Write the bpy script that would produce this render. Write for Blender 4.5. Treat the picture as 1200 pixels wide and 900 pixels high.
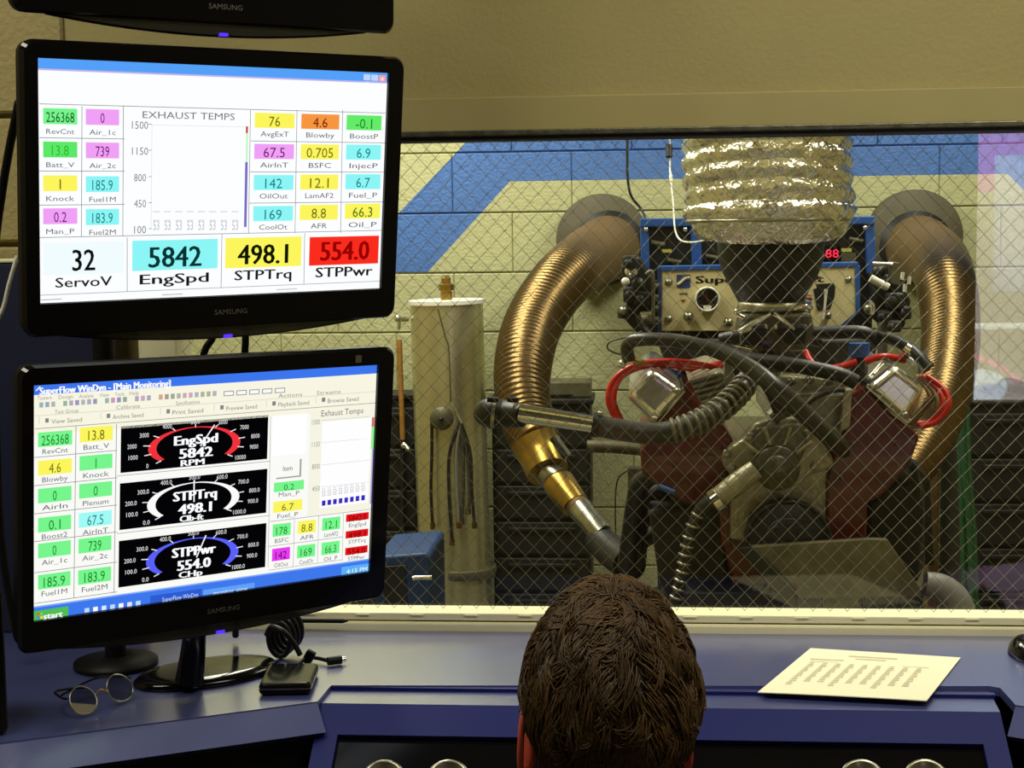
import bpy, bmesh, math, random
from mathutils import Vector, Matrix, noise
random.seed(7)
C = bpy.context.scene.collection
for o in list(bpy.data.objects): bpy.data.objects.remove(o, do_unlink=True)
sc = bpy.context.scene

# ------------------------------------------------------------------ camera
YAW, PITCH, ROLL, FPX = .0838, .103, .013, 1800.0
EYE = Vector((0, 0, 1.6))
_F0 = Vector((-math.sin(YAW), math.cos(YAW), 0)); _R0 = Vector((math.cos(YAW), math.sin(YAW), 0)); _Z = Vector((0, 0, 1))
CF = _F0*math.cos(PITCH) - _Z*math.sin(PITCH); _U0 = _Z*math.cos(PITCH) + _F0*math.sin(PITCH)
CR = _R0*math.cos(ROLL) - _U0*math.sin(ROLL); CU = _U0*math.cos(ROLL) + _R0*math.sin(ROLL)
cam = bpy.data.cameras.new('camera'); cam.sensor_width = 36; cam.lens = FPX/1200*36; cam.clip_start = .05
co = bpy.data.objects.new('camera', cam); C.objects.link(co)
m4 = Matrix((( CR.x, CU.x, -CF.x, EYE.x), (CR.y, CU.y, -CF.y, EYE.y), (CR.z, CU.z, -CF.z, EYE.z), (0, 0, 0, 1)))
co.matrix_world = m4; sc.camera = co

# ------------------------------------------------------------------ world, lights, exposure
w = bpy.data.worlds.new('world'); sc.world = w; w.use_nodes = True
w.node_tree.nodes['Background'].inputs[0].default_value = (.9, .95, 1, 1); w.node_tree.nodes['Background'].inputs[1].default_value = .01
sc.view_settings.view_transform = 'Standard'; sc.view_settings.look = 'None'; sc.view_settings.gamma = 1; sc.view_settings.use_curve_mapping = False
sc.view_settings.exposure = 0.0
sc.cycles.max_bounces = 8; sc.cycles.transparent_max_bounces = 16; sc.cycles.caustics_reflective = False; sc.cycles.caustics_refractive = False
sc.cycles.sample_clamp_indirect = 4
def area(name, loc, size, power, col, rot=(0, 0, 0)):
    l = bpy.data.lights.new(name, 'AREA'); l.shape = 'RECTANGLE'; l.size, l.size_y = size; l.energy = power; l.color = col
    o = bpy.data.objects.new(name, l); C.objects.link(o); o.location = loc; o.rotation_euler = rot; return o
WARM = (1, .98, .80)
# test cell: two fluorescent fittings along the ceiling
area('cell_light', (-.75, 3.75, 2.76), (.25, 1.9), 42, WARM)
area('cell_light', (1.0, 3.75, 2.76), (.25, 1.9), 42, WARM)
area('cell_light', (-1.1, 4.45, 2.76), (.25, .8), 22, WARM)
# control room: dim ceiling fitting
area('room_light', (-1.25, 1.3, 2.7), (.9, .35), 18, (1, .95, .76))
area('room_light', (.75, 1.3, 2.7), (1.2, .35), 20, (1, .95, .76))

# ------------------------------------------------------------------ helpers
def P(px, py, Y):
    d = CF + CR*((px-600)/FPX) - CU*((py-450)/FPX); return EYE + d*(Y/d.y)
def PZ(px, py, z):
    d = CF + CR*((px-600)/FPX) - CU*((py-450)/FPX); return EYE + d*((z-EYE.z)/d.z)
def S(Y, n=1): return n*Y/FPX
MATS = {}
def mat(name, col, rough=.5, metal=0., emit=None, estr=1., spec=.5, noise_amt=0., nscale=20., bump=0., bscale=60., coat=0.):
    m = bpy.data.materials.new(name); m.use_nodes = True; nt = m.node_tree; b = nt.nodes['Principled BSDF']
    b.inputs['Base Color'].default_value = (*col, 1); b.inputs['Roughness'].default_value = rough; b.inputs['Metallic'].default_value = metal
    b.inputs['Specular IOR Level'].default_value = spec; b.inputs['Coat Weight'].default_value = coat
    if emit: b.inputs['Emission Color'].default_value = (*emit, 1); b.inputs['Emission Strength'].default_value = estr
    if noise_amt:
        tc = nt.nodes.new('ShaderNodeTexCoord'); n = nt.nodes.new('ShaderNodeTexNoise'); n.inputs['Scale'].default_value = nscale; n.inputs['Detail'].default_value = 5
        nt.links.new(tc.outputs['Object'], n.inputs['Vector'])
        r = nt.nodes.new('ShaderNodeMapRange'); r.inputs[1].default_value = .3; r.inputs[2].default_value = .7; r.inputs[3].default_value = 1-noise_amt; r.inputs[4].default_value = 1+noise_amt*.6
        nt.links.new(n.outputs[0], r.inputs[0])
        x = nt.nodes.new('ShaderNodeVectorMath'); x.operation = 'SCALE'; x.inputs[0].default_value = col; nt.links.new(r.outputs[0], x.inputs['Scale']); nt.links.new(x.outputs[0], b.inputs['Base Color'])
    if bump:
        tc = nt.nodes.new('ShaderNodeTexCoord'); n = nt.nodes.new('ShaderNodeTexNoise'); n.inputs['Scale'].default_value = bscale; n.inputs['Detail'].default_value = 4
        nt.links.new(tc.outputs['Object'], n.inputs['Vector']); bp = nt.nodes.new('ShaderNodeBump'); bp.inputs['Strength'].default_value = bump; bp.inputs['Distance'].default_value = .01
        nt.links.new(n.outputs[0], bp.inputs['Height']); nt.links.new(bp.outputs[0], b.inputs['Normal'])
    MATS[name] = m; return m
def srgb(r, g, b):
    f = lambda c: (c/255/12.92 if c/255 <= .04045 else ((c/255+.055)/1.055)**2.4); return (f(r), f(g), f(b))

class MB:
    """collects shapes; build() links them as one mesh object"""
    def __init__(s): s.v = []; s.f = []; s.m = []; s.sm = []
    def add(s, vs, fs, m=0, smooth=False, M=None):
        k = len(s.v); s.v += [tuple((M @ Vector(p)) if M else p) for p in vs]
        for f in fs: s.f.append([k+i for i in f]); s.m.append(m); s.sm.append(smooth)
        return s
    def bm(s, b, m=0, smooth=False, M=None):
        b.verts.index_update(); s.add([tuple(v.co) for v in b.verts], [[v.index for v in f.verts] for f in b.faces], m, smooth, M); b.free(); return s
    def box(s, c, d, m=0, bev=0., M=None, seg=2):
        b = bmesh.new(); bmesh.ops.create_cube(b, size=1)
        for v in b.verts: v.co = Vector((v.co.x*d[0], v.co.y*d[1], v.co.z*d[2]))
        if bev: bmesh.ops.bevel(b, geom=b.edges[:], offset=bev, segments=seg, affect='EDGES', profile=.5)
        T = Matrix.Translation(c); return s.bm(b, m, False, (M @ T) if M else T)
    def box2(s, p, q, m=0, bev=0.):
        c = [(a+b)/2 for a, b in zip(p, q)]; return s.box(c, [abs(a-b) for a, b in zip(p, q)], m, bev)
    def prism(s, poly, y0, y1, m=0, bev=0., M=None, seg=2):
        """polygon [(x,z)] extruded along y"""
        b = bmesh.new(); vs = [b.verts.new((x, y0, z)) for x, z in poly]; f = b.faces.new(vs)
        r = bmesh.ops.extrude_face_region(b, geom=[f])
        for e in r['geom']:
            if isinstance(e, bmesh.types.BMVert): e.co.y = y1
        bmesh.ops.recalc_face_normals(b, faces=b.faces[:])
        if bev: bmesh.ops.bevel(b, geom=b.edges[:], offset=bev, segments=seg, affect='EDGES', profile=.5)
        return s.bm(b, m, False, M)
    def tube(s, pts, rad, n=10, m=0, sub=6, caps=True, rib=None, smooth=True, closed=False):
        """swept tube; pts smoothed by Catmull-Rom; rib=(pitch, amplitude, start, end) corrugates it"""
        P_ = [Vector(p) for p in pts]; R_ = rad if isinstance(rad, (list, tuple)) else [rad]*len(P_)
        path = []; rr = []
        N = len(P_)
        for i in range(N-1 if not closed else N):
            g = (lambda j: P_[j % N]) if closed else (lambda j: P_[max(0, min(N-1, j))])
            p0, p1, p2, p3 = g(i-1), g(i), g(i+1), g(i+2)
            for k in range(sub):
                t = k/sub
                path.append(.5*((2*p1)+(p2-p0)*t+(2*p0-5*p1+4*p2-p3)*t*t+(3*p1-p0-3*p2+p3)*t**3)); rr.append(R_[i]*(1-t)+R_[(i+1) % N]*t)
        if not closed: path.append(P_[-1]); rr.append(R_[-1])
        if rib:
            L = [0]
            for i in range(1, len(path)): L.append(L[-1]+(path[i]-path[i-1]).length)
            pitch, amp = rib[0], rib[1]; a0 = rib[2]*L[-1] if len(rib) > 2 else 0; a1 = rib[3]*L[-1] if len(rib) > 3 else L[-1]
            np_, nr = [], []; step = pitch/4; q = 0; j = 0; k = 0
            while q <= L[-1]:
                while j < len(L)-2 and L[j+1] < q: j += 1
                t = (q-L[j])/max(1e-9, L[j+1]-L[j]); np_.append(path[j].lerp(path[j+1], t)); base = rr[j]*(1-t)+rr[j+1]*t
                nr.append(base+(amp*min(1, (q-a0)/(.1*L[-1])+(1 if a0 <= 0 else 0))*(1, .3, -1, .3)[k % 4] if a0 <= q <= a1 else 0)); q += step; k += 1
            path, rr = np_, nr
        vs = []; fs = []; up = None; K = len(path)
        for i in range(K):
            a = path[i-1] if (i or closed) else path[0]; b = path[(i+1) % K] if (i < K-1 or closed) else path[-1]
            t = (b-a); t = t.normalized() if t.length > 1e-9 else Vector((0, 0, 1))
            if up is None: up = t.orthogonal().normalized()
            up = (up-t*up.dot(t)); up = up.normalized() if up.length > 1e-6 else t.orthogonal().normalized(); sd = t.cross(up)
            for k in range(n):
                an = 2*math.pi*k/n; vs.append(tuple(path[i]+(up*math.cos(an)+sd*math.sin(an))*rr[i]))
        for i in range(K if closed else K-1):
            for k in range(n): j = (i+1) % K; fs.append([i*n+k, i*n+(k+1) % n, j*n+(k+1) % n, j*n+k])
        s.add(vs, fs, m, smooth)
        if caps and not closed: s.add([vs[k] for k in range(n)], [list(range(n))[::-1]], m); s.add([vs[(K-1)*n+k] for k in range(n)], [list(range(n))], m)
        return s
    def cyl(s, a, b, r, n=20, m=0, r2=None): return s.tube([a, b], [r, r if r2 is None else r2], n, m, 1)
    def lathe(s, prof, c, axis=(0, 0, 1), n=32, m=0, smooth=True, jitter=None):
        """profile [(r, h)] turned about axis through c"""
        ax = Vector(axis).normalized(); u = ax.orthogonal().normalized(); v = ax.cross(u); c = Vector(c); vs = []; fs = []
        for i, (r, h) in enumerate(prof):
            for k in range(n):
                a = 2*math.pi*k/n; q = c+ax*h+(u*math.cos(a)+v*math.sin(a))*r
                if jitter: q = jitter(q, (u*math.cos(a)+v*math.sin(a)))
                vs.append(tuple(q))
        for i in range(len(prof)-1):
            for k in range(n): fs.append([i*n+k, i*n+(k+1) % n, (i+1)*n+(k+1) % n, (i+1)*n+k])
        if prof[0][0] > 1e-5: fs.append(list(range(n))[::-1])
        if prof[-1][0] > 1e-5: fs.append([(len(prof)-1)*n+k for k in range(n)])
        return s.add(vs, fs, m, smooth)
    def ball(s, c, r, m=0, u=16, v=10, sc=(1, 1, 1), M=None):
        b = bmesh.new(); bmesh.ops.create_uvsphere(b, u_segments=u, v_segments=v, radius=r)
        for q in b.verts: q.co = Vector((q.co.x*sc[0], q.co.y*sc[1], q.co.z*sc[2]))
        if M: b.transform(M)
        return s.bm(b, m, True, Matrix.Translation(c))
    def torus(s, c, R, r, axis=(0, 1, 0), n=28, k=8, m=0):
        ax = Vector(axis).normalized(); u = ax.orthogonal().normalized(); v = ax.cross(u)
        return s.tube([Vector(c)+(u*math.cos(2*math.pi*i/n)+v*math.sin(2*math.pi*i/n))*R for i in range(n)], r, k, m, 1, closed=True)
    def build(s, name, mats, parent=None, auto=40):
        me = bpy.data.meshes.new(name); org = ORG.get(parent, Vector((0, 0, 0))) if parent else Vector((0, 0, 0))
        me.from_pydata([tuple(Vector(p)-org) for p in s.v], [], s.f)
        for m in (mats if isinstance(mats, (list, tuple)) else [mats]): me.materials.append(m)
        me.polygons.foreach_set('material_index', s.m); me.polygons.foreach_set('use_smooth', s.sm); me.update()
        o = bpy.data.objects.new(name, me); C.objects.link(o)
        if parent: o.parent = parent; ORG[o] = org
        return o
ORG = {}
def tag(o, label=None, cat=None, group=None, kind=None):
    if label: o['label'] = label
    if cat: o['category'] = cat
    if group: o['group'] = group
    if kind: o['kind'] = kind
    return o
def thing(name, loc, label, cat, group=None, kind=None, M=None):
    o = bpy.data.objects.new(name, None); C.objects.link(o); o.empty_display_size = .05
    if M: o.matrix_world = M; ORG[o] = Vector((0, 0, 0))
    else: o.location = loc; ORG[o] = Vector(loc)
    return tag(o, label, cat, group, kind)
def dup(root, loc=None, label=None, M=None):
    r = root.copy(); C.objects.link(r)
    if M: r.matrix_world = M
    elif loc is not None: r.location = loc
    if label: r['label'] = label
    for ch in list(root.children):
        c = ch.copy(); C.objects.link(c); c.parent = r
        for g in ch.children:
            d = g.copy(); C.objects.link(d); d.parent = c
    return r
_tc = {}
def text_geo(t):
    """triangulated outline of a string in the built-in font: verts, faces, (x0, x1)"""
    if t in _tc: return _tc[t]
    cu = bpy.data.curves.new('t', 'FONT'); cu.body = t; cu.size = 1; cu.resolution_u = 2
    o = bpy.data.objects.new('t', cu); C.objects.link(o); dg = bpy.context.evaluated_depsgraph_get(); me = o.evaluated_get(dg).to_mesh()
    vs = [tuple(v.co) for v in me.vertices]; fs = [list(p.vertices) for p in me.polygons]
    bpy.data.objects.remove(o); xs = [v[0] for v in vs] or [0, 1]
    _tc[t] = (vs, fs, min(xs), max(xs)); return _tc[t]

# ------------------------------------------------------------------ materials
CREAM = srgb(174, 174, 130)
m_wall = mat('control_wall_paint', srgb(168, 156, 102), .7, noise_amt=.05, nscale=6, bump=.15, bscale=140)
m_trim = mat('cream_trim', srgb(248, 242, 198), .45)
m_header = mat('header_paint', srgb(170, 158, 104), .6, noise_amt=.05, nscale=9)
m_black = mat('black_gasket', (.006, .006, .006), .5)
m_gloss = mat('black_gloss_plastic', (.003, .003, .004), .12, spec=.28)
m_matte = mat('black_matte_plastic', (.004, .004, .004), .5, spec=.2)
m_rubber = mat('grey_black_rubber', srgb(58, 58, 50), .36, noise_amt=.25, nscale=60)
m_rib = mat('hose_rib_rubber', srgb(112, 108, 84), .35)
m_rubber2 = mat('black_rubber', srgb(24, 24, 23), .45)
m_chrome = mat('chrome', (.82, .82, .76), .09, 1)
m_cover = mat('polished_cover', (.86, .85, .78), .24, 1)
m_steel = mat('worn_steel', srgb(170, 168, 150), .3, 1, noise_amt=.2, nscale=40)
m_alu = mat('cast_aluminium', srgb(166, 160, 130), .38, .45, noise_amt=.25, nscale=45, bump=.25, bscale=90)
m_alud = mat('oily_cast_aluminium', srgb(104, 102, 84), .4, .7, noise_amt=.3, nscale=50, bump=.25, bscale=90)
m_foil = mat('aluminium_foil', (.88, .88, .84), .14, 1, bump=.9, bscale=55)
m_bronze = mat('bronze_flex_metal', srgb(128, 104, 64), .33, .95, noise_amt=.2, nscale=14)
m_bronze2 = mat('dull_bronze', srgb(126, 102, 68), .6, .6, noise_amt=.2, nscale=14)
m_flex = mat('bronze_flex_duct', srgb(108, 88, 55), .33, .95)      # heat-dulled towards its far end
_nt = m_flex.node_tree; _g = _nt.nodes.new('ShaderNodeNewGeometry'); _s = _nt.nodes.new('ShaderNodeSeparateXYZ'); _nt.links.new(_g.outputs['Position'], _s.inputs[0])
for _k, _a, _b in (('Metallic', .95, .35), ('Roughness', .33, .7)):
    _r = _nt.nodes.new('ShaderNodeMapRange'); _r.inputs[1].default_value = 4.62; _r.inputs[2].default_value = 4.86; _r.inputs[3].default_value = _a; _r.inputs[4].default_value = _b
    _nt.links.new(_s.outputs[1], _r.inputs[0]); _nt.links.new(_r.outputs[0], _nt.nodes['Principled BSDF'].inputs[_k])
m_brass = mat('brass', srgb(172, 140, 68), .32, 1, noise_amt=.1)
m_red = mat('engine_red_paint', srgb(92, 14, 11), .32, noise_amt=.35, nscale=25, coat=.3)
m_wirered = mat('red_silicone_lead', srgb(205, 34, 24), .32)
m_bluef = mat('blue_frame_paint', srgb(44, 92, 168), .4)
m_blued = mat('dark_blue_paint', srgb(30, 62, 112), .5, noise_amt=.2)
m_panel = mat('cream_panel_paint', srgb(226, 214, 160), .5)
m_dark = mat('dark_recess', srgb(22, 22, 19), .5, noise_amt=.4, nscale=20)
m_funnel = mat('black_funnel', srgb(22, 26, 30), .5)
m_green = mat('green_hose', srgb(30, 74, 42), .45)
m_broom = mat('broom_handle_wood', srgb(160, 112, 44), .45, noise_amt=.2, nscale=30)
m_brown = mat('broom_wood', srgb(104, 78, 40), .5, noise_amt=.25, nscale=30)
m_grey = mat('grey_hose', srgb(120, 120, 112), .5)
m_white = mat('white_plastic', srgb(232, 230, 214), .4)
m_plate = mat('greyed_steel_plate', srgb(104, 100, 76), .5, .5, noise_amt=.35, nscale=18)
m_tank = mat('brushed_tank', srgb(204, 198, 158), .3, .8, noise_amt=.08, nscale=8)
m_floor = mat('painted_concrete', srgb(92, 92, 84), .5, noise_amt=.25, nscale=7)
m_ceil = mat('ceiling_white', srgb(200, 192, 160), .8)
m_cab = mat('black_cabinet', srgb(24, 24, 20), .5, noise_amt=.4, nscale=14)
m_lam = mat('blue_laminate', srgb(70, 77, 130), .3, noise_amt=.06, nscale=4, spec=.6, coat=1.)
m_lam.node_tree.nodes['Principled BSDF'].inputs['Coat Roughness'].default_value = .2; m_lam.node_tree.nodes['Principled BSDF'].inputs['Coat IOR'].default_value = 1.75
m_lamd = mat('dark_blue_laminate', srgb(22, 30, 98), .42, spec=.25)
m_navy = mat('navy_panel', srgb(24, 30, 62), .5)
m_paper = mat('paper', srgb(246, 240, 206), .7)
m_ink = mat('grey_ink', srgb(196, 190, 160), .7)
m_ring = mat('wall_ring_grey', srgb(80, 75, 56), .75, noise_amt=.15, nscale=14)
m_skin = mat('skin', srgb(214, 132, 104), .5, spec=.4)
m_ear = mat('flushed_ear_skin', srgb(200, 84, 64), .5)
m_ear.node_tree.nodes['Principled BSDF'].inputs['Subsurface Weight'].default_value = .3
m_ear.node_tree.nodes['Principled BSDF'].inputs['Subsurface Radius'].default_value = (.012, .004, .002)
m_hairc = mat('brown_hair_base', srgb(46, 34, 18), .6, noise_amt=.5, nscale=40, bump=.6, bscale=120)
m_hair = mat('brown_hair', srgb(84, 62, 34), .5, spec=.3, noise_amt=.45, nscale=28)
m_shirt = mat('dark_shirt', srgb(46, 50, 66), .8)
m_trous = mat('dark_trousers', srgb(40, 40, 44), .8)
m_acry = mat('smoked_acrylic', (.05, .05, .045), .08, spec=.6)
m_acry.node_tree.nodes['Principled BSDF'].inputs['Transmission Weight'].default_value = .5
m_led = mat('blue_led', (.02, .01, .2), .3, emit=(.07, .02, 1), estr=1.6)
m_gdial = mat('gauge_dial', srgb(226, 216, 168), .5)
m_label = mat('yellow_label', srgb(214, 204, 90), .5)
def em(name, col, k=1.0):
    m = bpy.data.materials.new(name); m.use_nodes = True; nt = m.node_tree; nt.nodes.remove(nt.nodes['Principled BSDF'])
    e = nt.nodes.new('ShaderNodeEmission'); e.inputs[0].default_value = (*col, 1); e.inputs[1].default_value = k
    nt.links.new(e.outputs[0], nt.nodes['Material Output'].inputs[0]); return m
m_redled = em('red_led_digits', (1, .02, .06), 1.6)
# clear pane: mostly see-through, a few per cent mirror
def glass(name, refl, tint=(1, 1, 1)):
    m = bpy.data.materials.new(name); m.use_nodes = True; nt = m.node_tree; nt.nodes.remove(nt.nodes['Principled BSDF'])
    t = nt.nodes.new('ShaderNodeBsdfTransparent'); t.inputs[0].default_value = (*tint, 1); g = nt.nodes.new('ShaderNodeBsdfGlossy'); g.inputs['Roughness'].default_value = .004
    x = nt.nodes.new('ShaderNodeMixShader'); x.inputs[0].default_value = refl
    nt.links.new(t.outputs[0], x.inputs[1]); nt.links.new(g.outputs[0], x.inputs[2]); nt.links.new(x.outputs[0], nt.nodes['Material Output'].inputs[0]); return m
m_glass = glass('window_glass', .03); m_lens = glass('spectacle_lens', .3, (.9, .9, .88))

# painted block: cream with the blue stripe that turns down at both ends (paint on the wall, by position)
def stripe_material():
    m = mat('painted_block', CREAM, .55, bump=.35, bscale=110); nt = m.node_tree; N, Lk = nt.nodes, nt.links; b = N['Principled BSDF']
    geo = N.new('ShaderNodeNewGeometry'); sp = N.new('ShaderNodeSeparateXYZ'); Lk.new(geo.outputs['Position'], sp.inputs[0]); X, Zc = sp.outputs[0], sp.outputs[2]
    def mth(op, a, b_):
        n = N.new('ShaderNodeMath'); n.operation = op
        for i, q in enumerate((a, b_)):
            if isinstance(q, (int, float)): n.inputs[i].default_value = q
            else: Lk.new(q, n.inputs[i])
        return n.outputs[0]
    def right_of(p, q):            # 1 where X lies right of the line p-q
        k = (q.x-p.x)/(q.z-p.z); return mth('GREATER_THAN', mth('SUBTRACT', X, mth('MULTIPLY', Zc, k)), p.x-k*p.z)
    outer = right_of(P(467, 250, 5.1), P(548, 165, 5.1)); il = right_of(P(502, 318, 5.1), P(598, 212, 5.1)); ir = right_of(P(1180, 203, 5.1), P(1226, 249, 5.1))
    low = mth('LESS_THAN', Zc, P(800, 209.5, 5.1).z); bot = mth('GREATER_THAN', Zc, P(502, 319, 5.1).z)
    inner = mth('MULTIPLY', mth('MULTIPLY', il, mth('SUBTRACT', 1, ir)), low)
    blue = mth('MULTIPLY', mth('MULTIPLY', outer, bot), mth('SUBTRACT', 1, inner))
    mx = N.new('ShaderNodeMix'); mx.data_type = 'RGBA'; Lk.new(blue, mx.inputs[0]); mx.inputs[6].default_value = (*CREAM, 1); mx.inputs[7].default_value = (*srgb(66, 106, 172), 1)
    n = N.new('ShaderNodeTexNoise'); n.inputs['Scale'].default_value = 5; Lk.new(geo.outputs['Position'], n.inputs['Vector'])
    mr = N.new('ShaderNodeMapRange'); mr.inputs[3].default_value = .88; mr.inputs[4].default_value = 1.1; Lk.new(n.outputs[0], mr.inputs[0])
    vm = N.new('ShaderNodeVectorMath'); vm.operation = 'SCALE'; Lk.new(mx.outputs[2], vm.inputs[0]); Lk.new(mr.outputs[0], vm.inputs['Scale']); Lk.new(vm.outputs[0], b.inputs['Base Color'])
    return m
m_block = stripe_material()
m_mortar = mat('painted_mortar', srgb(168, 158, 108), .8)
m_blockc = mat('control_block_paint', srgb(172, 158, 106), .65, noise_amt=.06, nscale=7, bump=.3, bscale=110)

# ------------------------------------------------------------------ setting
GY = 2.36                                     # plane of the observation window
def struct(name, mb, m, parent=None): o = mb.build(name, m, parent); return tag(o, kind='structure') if not parent else o
struct('floor', MB().box2((-2.3, -2.4, -.05), (2.5, 5.2, 0)), m_floor)
struct('ceiling', MB().box2((-2.3, -2.4, 2.8), (2.5, 5.2, 2.86)), m_ceil)
struct('wall_left', MB().box2((-2.36, -2.4, 0), (-2.3, 5.2, 2.8)), m_blockc)
struct('wall_right', MB().box2((2.5, -2.4, 0), (2.56, 5.2, 2.8)), m_blockc)
WZ0, WZ1, WX0, WX1 = P(700, 722, GY).z-.03, P(800, 158, GY).z, P(205, 400, GY).x, 1.75
wf = MB(); T = .14
ZH = P(800, 109, GY-.012).z-.004; wf.box2((-2.3, GY, ZH), (2.5, GY+T, 2.8)); wf.box2((-2.3, GY, 0), (2.5, GY+T, WZ0-.03)); wf.box2((-2.3, GY+.012, WZ0-.03), (WX0-.06, GY+T, ZH)); wf.box2((WX1+.06, GY, WZ0-.03), (2.5, GY+T, ZH))
front = struct('wall_front', wf, m_wall)
# painted blocks of the front wall left of the window
bmsh = None
for r in range(9):
    for k in range(4):
        x0 = -2.28+k*.4-(.2 if r % 2 else 0); zc = .88+r*.2
        x0c, x1c = max(x0, -2.29), min(x0+.392, WX0-.07)
        if x1c-x0c < .05: continue
        MB().box(((x0c+x1c)/2, GY+.008-.001*(r % 2), zc), (x1c-x0c, .03, .192), 0, .004, seg=1).build('block', m_blockc, front)
# back wall of the test cell: concrete blocks, each its own piece
back = struct('wall_back', MB().box2((-2.3, 5.108, 0), (2.5, 5.2, 2.8)), m_block)
zj = P(600, 249, 5.1).z; CH = .198
bm0 = MB().box((0, 0, 0), (.3946, .03, CH-.0042), 0, .003, seg=1)
proto = None
for r in range(-8, 6):
    z = zj+(r+.5)*CH
    for k in range(13):
        x = -2.4+k*.396+(.198 if r % 2 else 0)
        if x > 2.5 or x < -2.35: continue
        if proto is None: proto = bm0.build('block', m_block, back); o = proto
        else: o = proto.copy(); C.objects.link(o); o.parent = back
        o.location = (x, 5.115+random.uniform(-.0012, .0012), z)
# rear wall with a bright window, the thing mirrored in the right of the pane
RY = -2.0
def mirror(px, py):                            # where the line of sight mirrored by the pane meets the rear wall
    g = P(px, py, GY); d = g-EYE; d = Vector((d.x, -d.y, d.z)); return g+d*((GY-RY)/-d.y)
a, b2 = mirror(1147, 140), mirror(1228, 476)
rw = MB(); rw.box2((-2.3, RY-.1, 0), (a.x, RY, 2.8)); rw.box2((b2.x, RY-.1, 0), (2.5, RY, 2.8)); rw.box2((a.x, RY-.1, a.z), (b2.x, RY, 2.8)); rw.box2((a.x, RY-.1, 0), (b2.x, RY, b2.z))
struct('wall_rear', rw, m_wall)
win2 = thing('window_2', ((a.x+b2.x)/2, RY-.05, b2.z), None, None, kind='structure')
fr = MB()
fr.box2((a.x, RY-.08, b2.z), (b2.x, RY+.01, b2.z+.02)); fr.box2((a.x, RY-.08, a.z-.02), (b2.x, RY+.01, a.z))
fr.build('frame', m_trim, win2)
MB().box2((a.x, RY-.075, b2.z), (b2.x, RY-.07, a.z)).build('pane', glass('rear_glass', .05), win2)
# brightly lit hall behind that window
def hall(x0, y0, x1, y1, Yo, m, name):
    p, q = mirror(x0, y0), mirror(x1, y1); return MB().box2((p.x, RY-Yo, q.z), (q.x, RY-Yo-.02, p.z)).build(name, m, win2)
hall(1140, 120, 1240, 500, .40, em('hall_daylight', (1, .88, .80), 4.6), 'lit_backdrop')
hall(1140, 120, 1240, 222, .36, em('hall_sign_pink', (1, .30, .86), 5.6), 'lit_pink_banner')
hall(1189, 178, 1240, 345, .34, em('hall_sky', (.85, .85, 1), 6.5), 'lit_opening')
hall(1140, 385, 1240, 391, .33, em('hall_rail_light', (1, 1, .9), 11), 'lit_rail')
pk = MB(); pk.tube([mirror(1150, 425)+Vector((0, -.30, 0)), mirror(1178, 430)+Vector((0, -.30, 0)), mirror(1215, 455)+Vector((0, -.30, 0))], .012, 8); pk.build('lit_pink_streak', em('hall_pink', (1, .45, .6), 9), win2)
wb = MB().ball(mirror(1165, 462)+Vector((0, -.28, 0)), .11, 0, 16, 10, (1.1, .3, .75)); wb.build('lit_white_shape', em('hall_white', (.8, .9, 1), 10), win2)

# observation window
win = thing('window_1', ((WX0+WX1)/2, GY, WZ0), None, None, kind='structure')
MB().box2((WX0, GY-.003, WZ0+.01), (WX1, GY+.003, WZ1)).build('pane', m_glass, win)
z1, z2, z3 = P(700, 718, GY-.02).z, P(700, 727, GY-.02).z, P(700, 729, GY-.03).z
mf = MB(); mf.box2((WX0-.03, GY-.03, z2), (WX1+.03, GY+.02, z1), 0, .002)
for i in range(26): mf.box2((WX0+.03+i*.085, GY-.032, z1-.004), (WX0+.05+i*.085, GY-.029, z1-.002), 0)
mf.build('bottom_bead', m_trim, win)
MB().box2((WX0-.03, GY-.026, z2-.004), (WX1+.03, GY+.02, z2)).build('gasket', m_black, win)
zt = P(800, 156.5, GY-.02).z
MB().box2((WX0-.03, GY-.022, zt-.006), (WX1+.03, GY+.02, zt+.001)).build('gasket', m_black, win)
MB().box2((WX0-.03, GY-.028, zt+.001), (WX1+.03, GY+.02, zt+.010), 0, .002).build('top_bead', m_alud, win)
MB().box2((WX0-.05, GY-.03, z2), (WX0+.012, GY+.05, WZ1+.01), 0, .003).build('side_frame', m_trim, win)
MB().box2((WX1-.012, GY-.03, z2), (WX1+.05, GY+.05, WZ1+.01), 0, .003).build('side_frame', m_trim, win)
# wire cast into the glass, diamond pattern
m_wire = mat('glass_wire', srgb(122, 118, 98), .4, .8)
wm = MB(); pitch = .0262; H = WZ1-WZ0-.012; zb = WZ0+.012; kx = .93
def wire(x0, sgn):
    p, q = [x0, zb], [x0+sgn*H*kx, zb+H]
    def clip(p, q):
        for lim, lo in ((WX0, True), (WX1, False)):
            for A, B in ((p, q), (q, p)):
                if (A[0] < lim) == lo and A[0] != lim:
                    if (B[0] < lim) == lo: return None
                    t = (lim-A[0])/(B[0]-A[0]); A[1] += t*(B[1]-A[1]); A[0] = lim
        return p, q
    r = clip(p, q)
    if r: wm.tube([(r[0][0], GY, r[0][1]), (r[1][0], GY, r[1][1])], .0004, 5, 0, 1, False)
n = int((WX1-WX0+H)/pitch)+2
for i in range(n): wire(WX0-H+i*pitch, 1); wire(WX0+i*pitch, -1)
tag(wm.build('wire_mesh', m_wire, win), kind='stuff')
# header board and sill trim
zs = P(800, 109, GY-.012).z
struct('trim_1', MB().box2((WX0-.06, GY-.012, zt+.008), (2.49, GY+.03, zs), 0, .002), m_header)
zsill = PZ(700, 750, .9).z
DZ = .972
struct('trim_2', MB().box2((WX0-.12, GY-.035, DZ-.01), (2.49, GY+.02, z3-.002), 0, .003), m_trim)

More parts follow.
